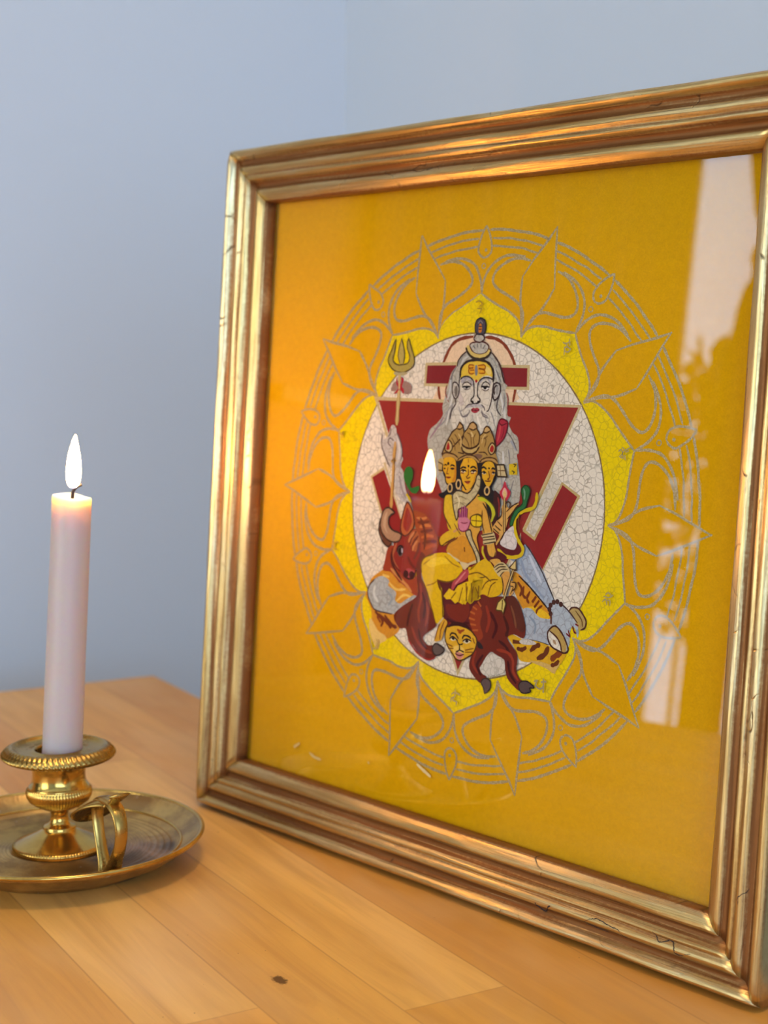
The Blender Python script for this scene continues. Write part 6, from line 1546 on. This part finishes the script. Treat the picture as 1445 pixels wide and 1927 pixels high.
# scallop where the loop is fixed to the saucer
sc = []; fc = []
for i in range(9):
    t = i/8
    for k in range(9):
        s = -1+2*k/8
        sc.append(E*(.0640-.0100*t)+Sd*(s*(.0045+.0045*t))+Vector((0, 0, .0125-.0052*t*(1-.15*s*s)+.0006*math.cos(s*9)*t)))
for i in range(8):
    for k in range(8):
        a = i*9+k; fc.append((a, a+1, a+10, a+9))
sh = obj('scallop', mesh('scallop', sc, fc), M_brass, hd); sh.modifiers.new('plate', 'SOLIDIFY').thickness = .0012

# ------------------------------------------------------------------ candle
base = HOLDER + Vector((.0012*.682, .0012*.731, .0425))
axis = (WICK - base); LEN = axis.length; axis.normalize()
q = Vector((0, 0, 1)).rotation_difference(axis)
cd = empty('candle'); cd.location = base; cd.rotation_mode = 'QUATERNION'; cd.rotation_quaternion = q
tag(cd, 'lit white taper candle leaning slightly in the brass candlestick', 'candle')
pr = [(0, 0), (.0096, 0), (.01035, .0010)]
for i in range(1, 15):
    z = LEN*i/15; pr.append((.01045-.00035*i/15, z))
pr += [(.0102, LEN-.0050), (.0101, LEN-.0014), (.0098, LEN+.0004), (.0092, LEN+.0006), (.0082, LEN-.0006), (.0060, LEN-.0016), (.0030, LEN-.0022), (0, LEN-.0023)]
def melt(r, z, a, j):
    if z > LEN-.003: z += .0006*math.cos(a-R(223)) + .0004*math.sin(3*a)
    if z > .004: r *= 1+.012*math.sin(2*a+1)+.006*math.sin(3*a+z*40)
    return r, z
wx = obj('wax_body', lathe('wax_body', pr, 72, melt), M_wax, cd)
wp = cat([(0, 0, LEN-.0035), (.0003, .0003, LEN+.0010), (.0004, .0004, LEN+.0030), (.0016, .0016, LEN+.0052), (.0034, .0034, LEN+.0066)], False, 5)
obj('wick', sweep('wick', wp, lerp_list([.0009, .0009, .0008, .0007], len(wp)), lerp_list([.0009, .0009, .0008, .0007], len(wp)), (0, 0.3, 1), 8), M_wick, cd)
fl = [(0, .0012), (.0014, .0014), (.0025, .0024), (.0033, .0046), (.0037, .0075), (.0037, .0105), (.0035, .0140), (.0030, .0180), (.0022, .0220), (.0013, .0255), (.0006, .0278), (0, .0290)]
fl = cat(fl, False, 3); fl = [(max(0, r), z) for r, z in fl]
fm = lathe('flame', fl, 32)
for v in fm.vertices:
    t = v.co.z/.0295
    v.co.x += .0018*t*t*.682+.0003*math.sin(t*5); v.co.y += .0018*t*t*.731
fo_ = obj('flame', fm, M_flame, cd); fo_.location = (.0004, .0004, LEN+.0035)
fo_.rotation_mode = 'QUATERNION'; fo_.rotation_quaternion = q.inverted()

# ------------------------------------------------------------------ sky outside the windows
wd = bpy.data.worlds.new('sky'); scn.world = wd; wd.use_nodes = True
bg = wd.node_tree.nodes['Background']
bg.inputs[1].default_value = SKY_STRENGTH
_n = wd.node_tree.nodes; _l = wd.node_tree.links
_tc = _n.new('ShaderNodeTexCoord'); _sx = _n.new('ShaderNodeSeparateXYZ'); _l.new(_tc.outputs['Generated'], _sx.inputs[0])
_cr = _n.new('ShaderNodeValToRGB'); _l.new(_sx.outputs[0], _cr.inputs[0])
# an added neutral band, shaping the daylight colour, fills the middle of the sky: direction x from about -0.5 to 0.35 (ramp position = x clamped from 0, so shift it)
_mr = _n.new('ShaderNodeMapRange'); _l.new(_sx.outputs[0], _mr.inputs[0]); _mr.inputs[1].default_value = -1; _mr.inputs[2].default_value = 1
_l.new(_mr.outputs[0], _cr.inputs[0])
while len(_cr.color_ramp.elements) < 4: _cr.color_ramp.elements.new(.5)
for _e2, (_p, _c) in zip(_cr.color_ramp.elements, [(.22, SKY_BLUE), (.26, SKY_NEUTRAL), (.66, SKY_NEUTRAL), (.78, SKY_BLUE)]):
    _e2.position = _p; _e2.color = (*_c, 1)
_l.new(_cr.outputs[0], bg.inputs[0])

# ------------------------------------------------------------------ camera
cam = bpy.data.cameras.new('camera'); co = bpy.data.objects.new('camera', cam); COL.objects.link(co)
rt = Vector((.68203, .73128, .00806)); up = Vector((-.08097, .06456, .99462)); fw = Vector((-.72683, .67902, -.10324))
co.matrix_world = Matrix(((rt.x, up.x, -fw.x, .52688), (rt.y, up.y, -fw.y, -.54734), (rt.z, up.z, -fw.z, .26751), (0, 0, 0, 1)))
cam.sensor_fit = 'VERTICAL'; cam.sensor_height = 24.0; cam.lens = 2858.1/1927*24
cam.clip_start = .01
cam.dof.use_dof = True; cam.dof.focus_distance = .685; cam.dof.aperture_fstop = 6.4
scn.camera = co

# ------------------------------------------------------------------ colour management
vs_ = scn.view_settings
vs_.view_transform = 'Standard'; vs_.look = 'None'; vs_.gamma = 1.0; vs_.use_curve_mapping = False
vs_.exposure = EXPOSURE
scn.cycles.use_denoising = True
scn.cycles.max_bounces = 10; scn.cycles.transparent_max_bounces = 12
scn.cycles.sample_clamp_indirect = 6.0
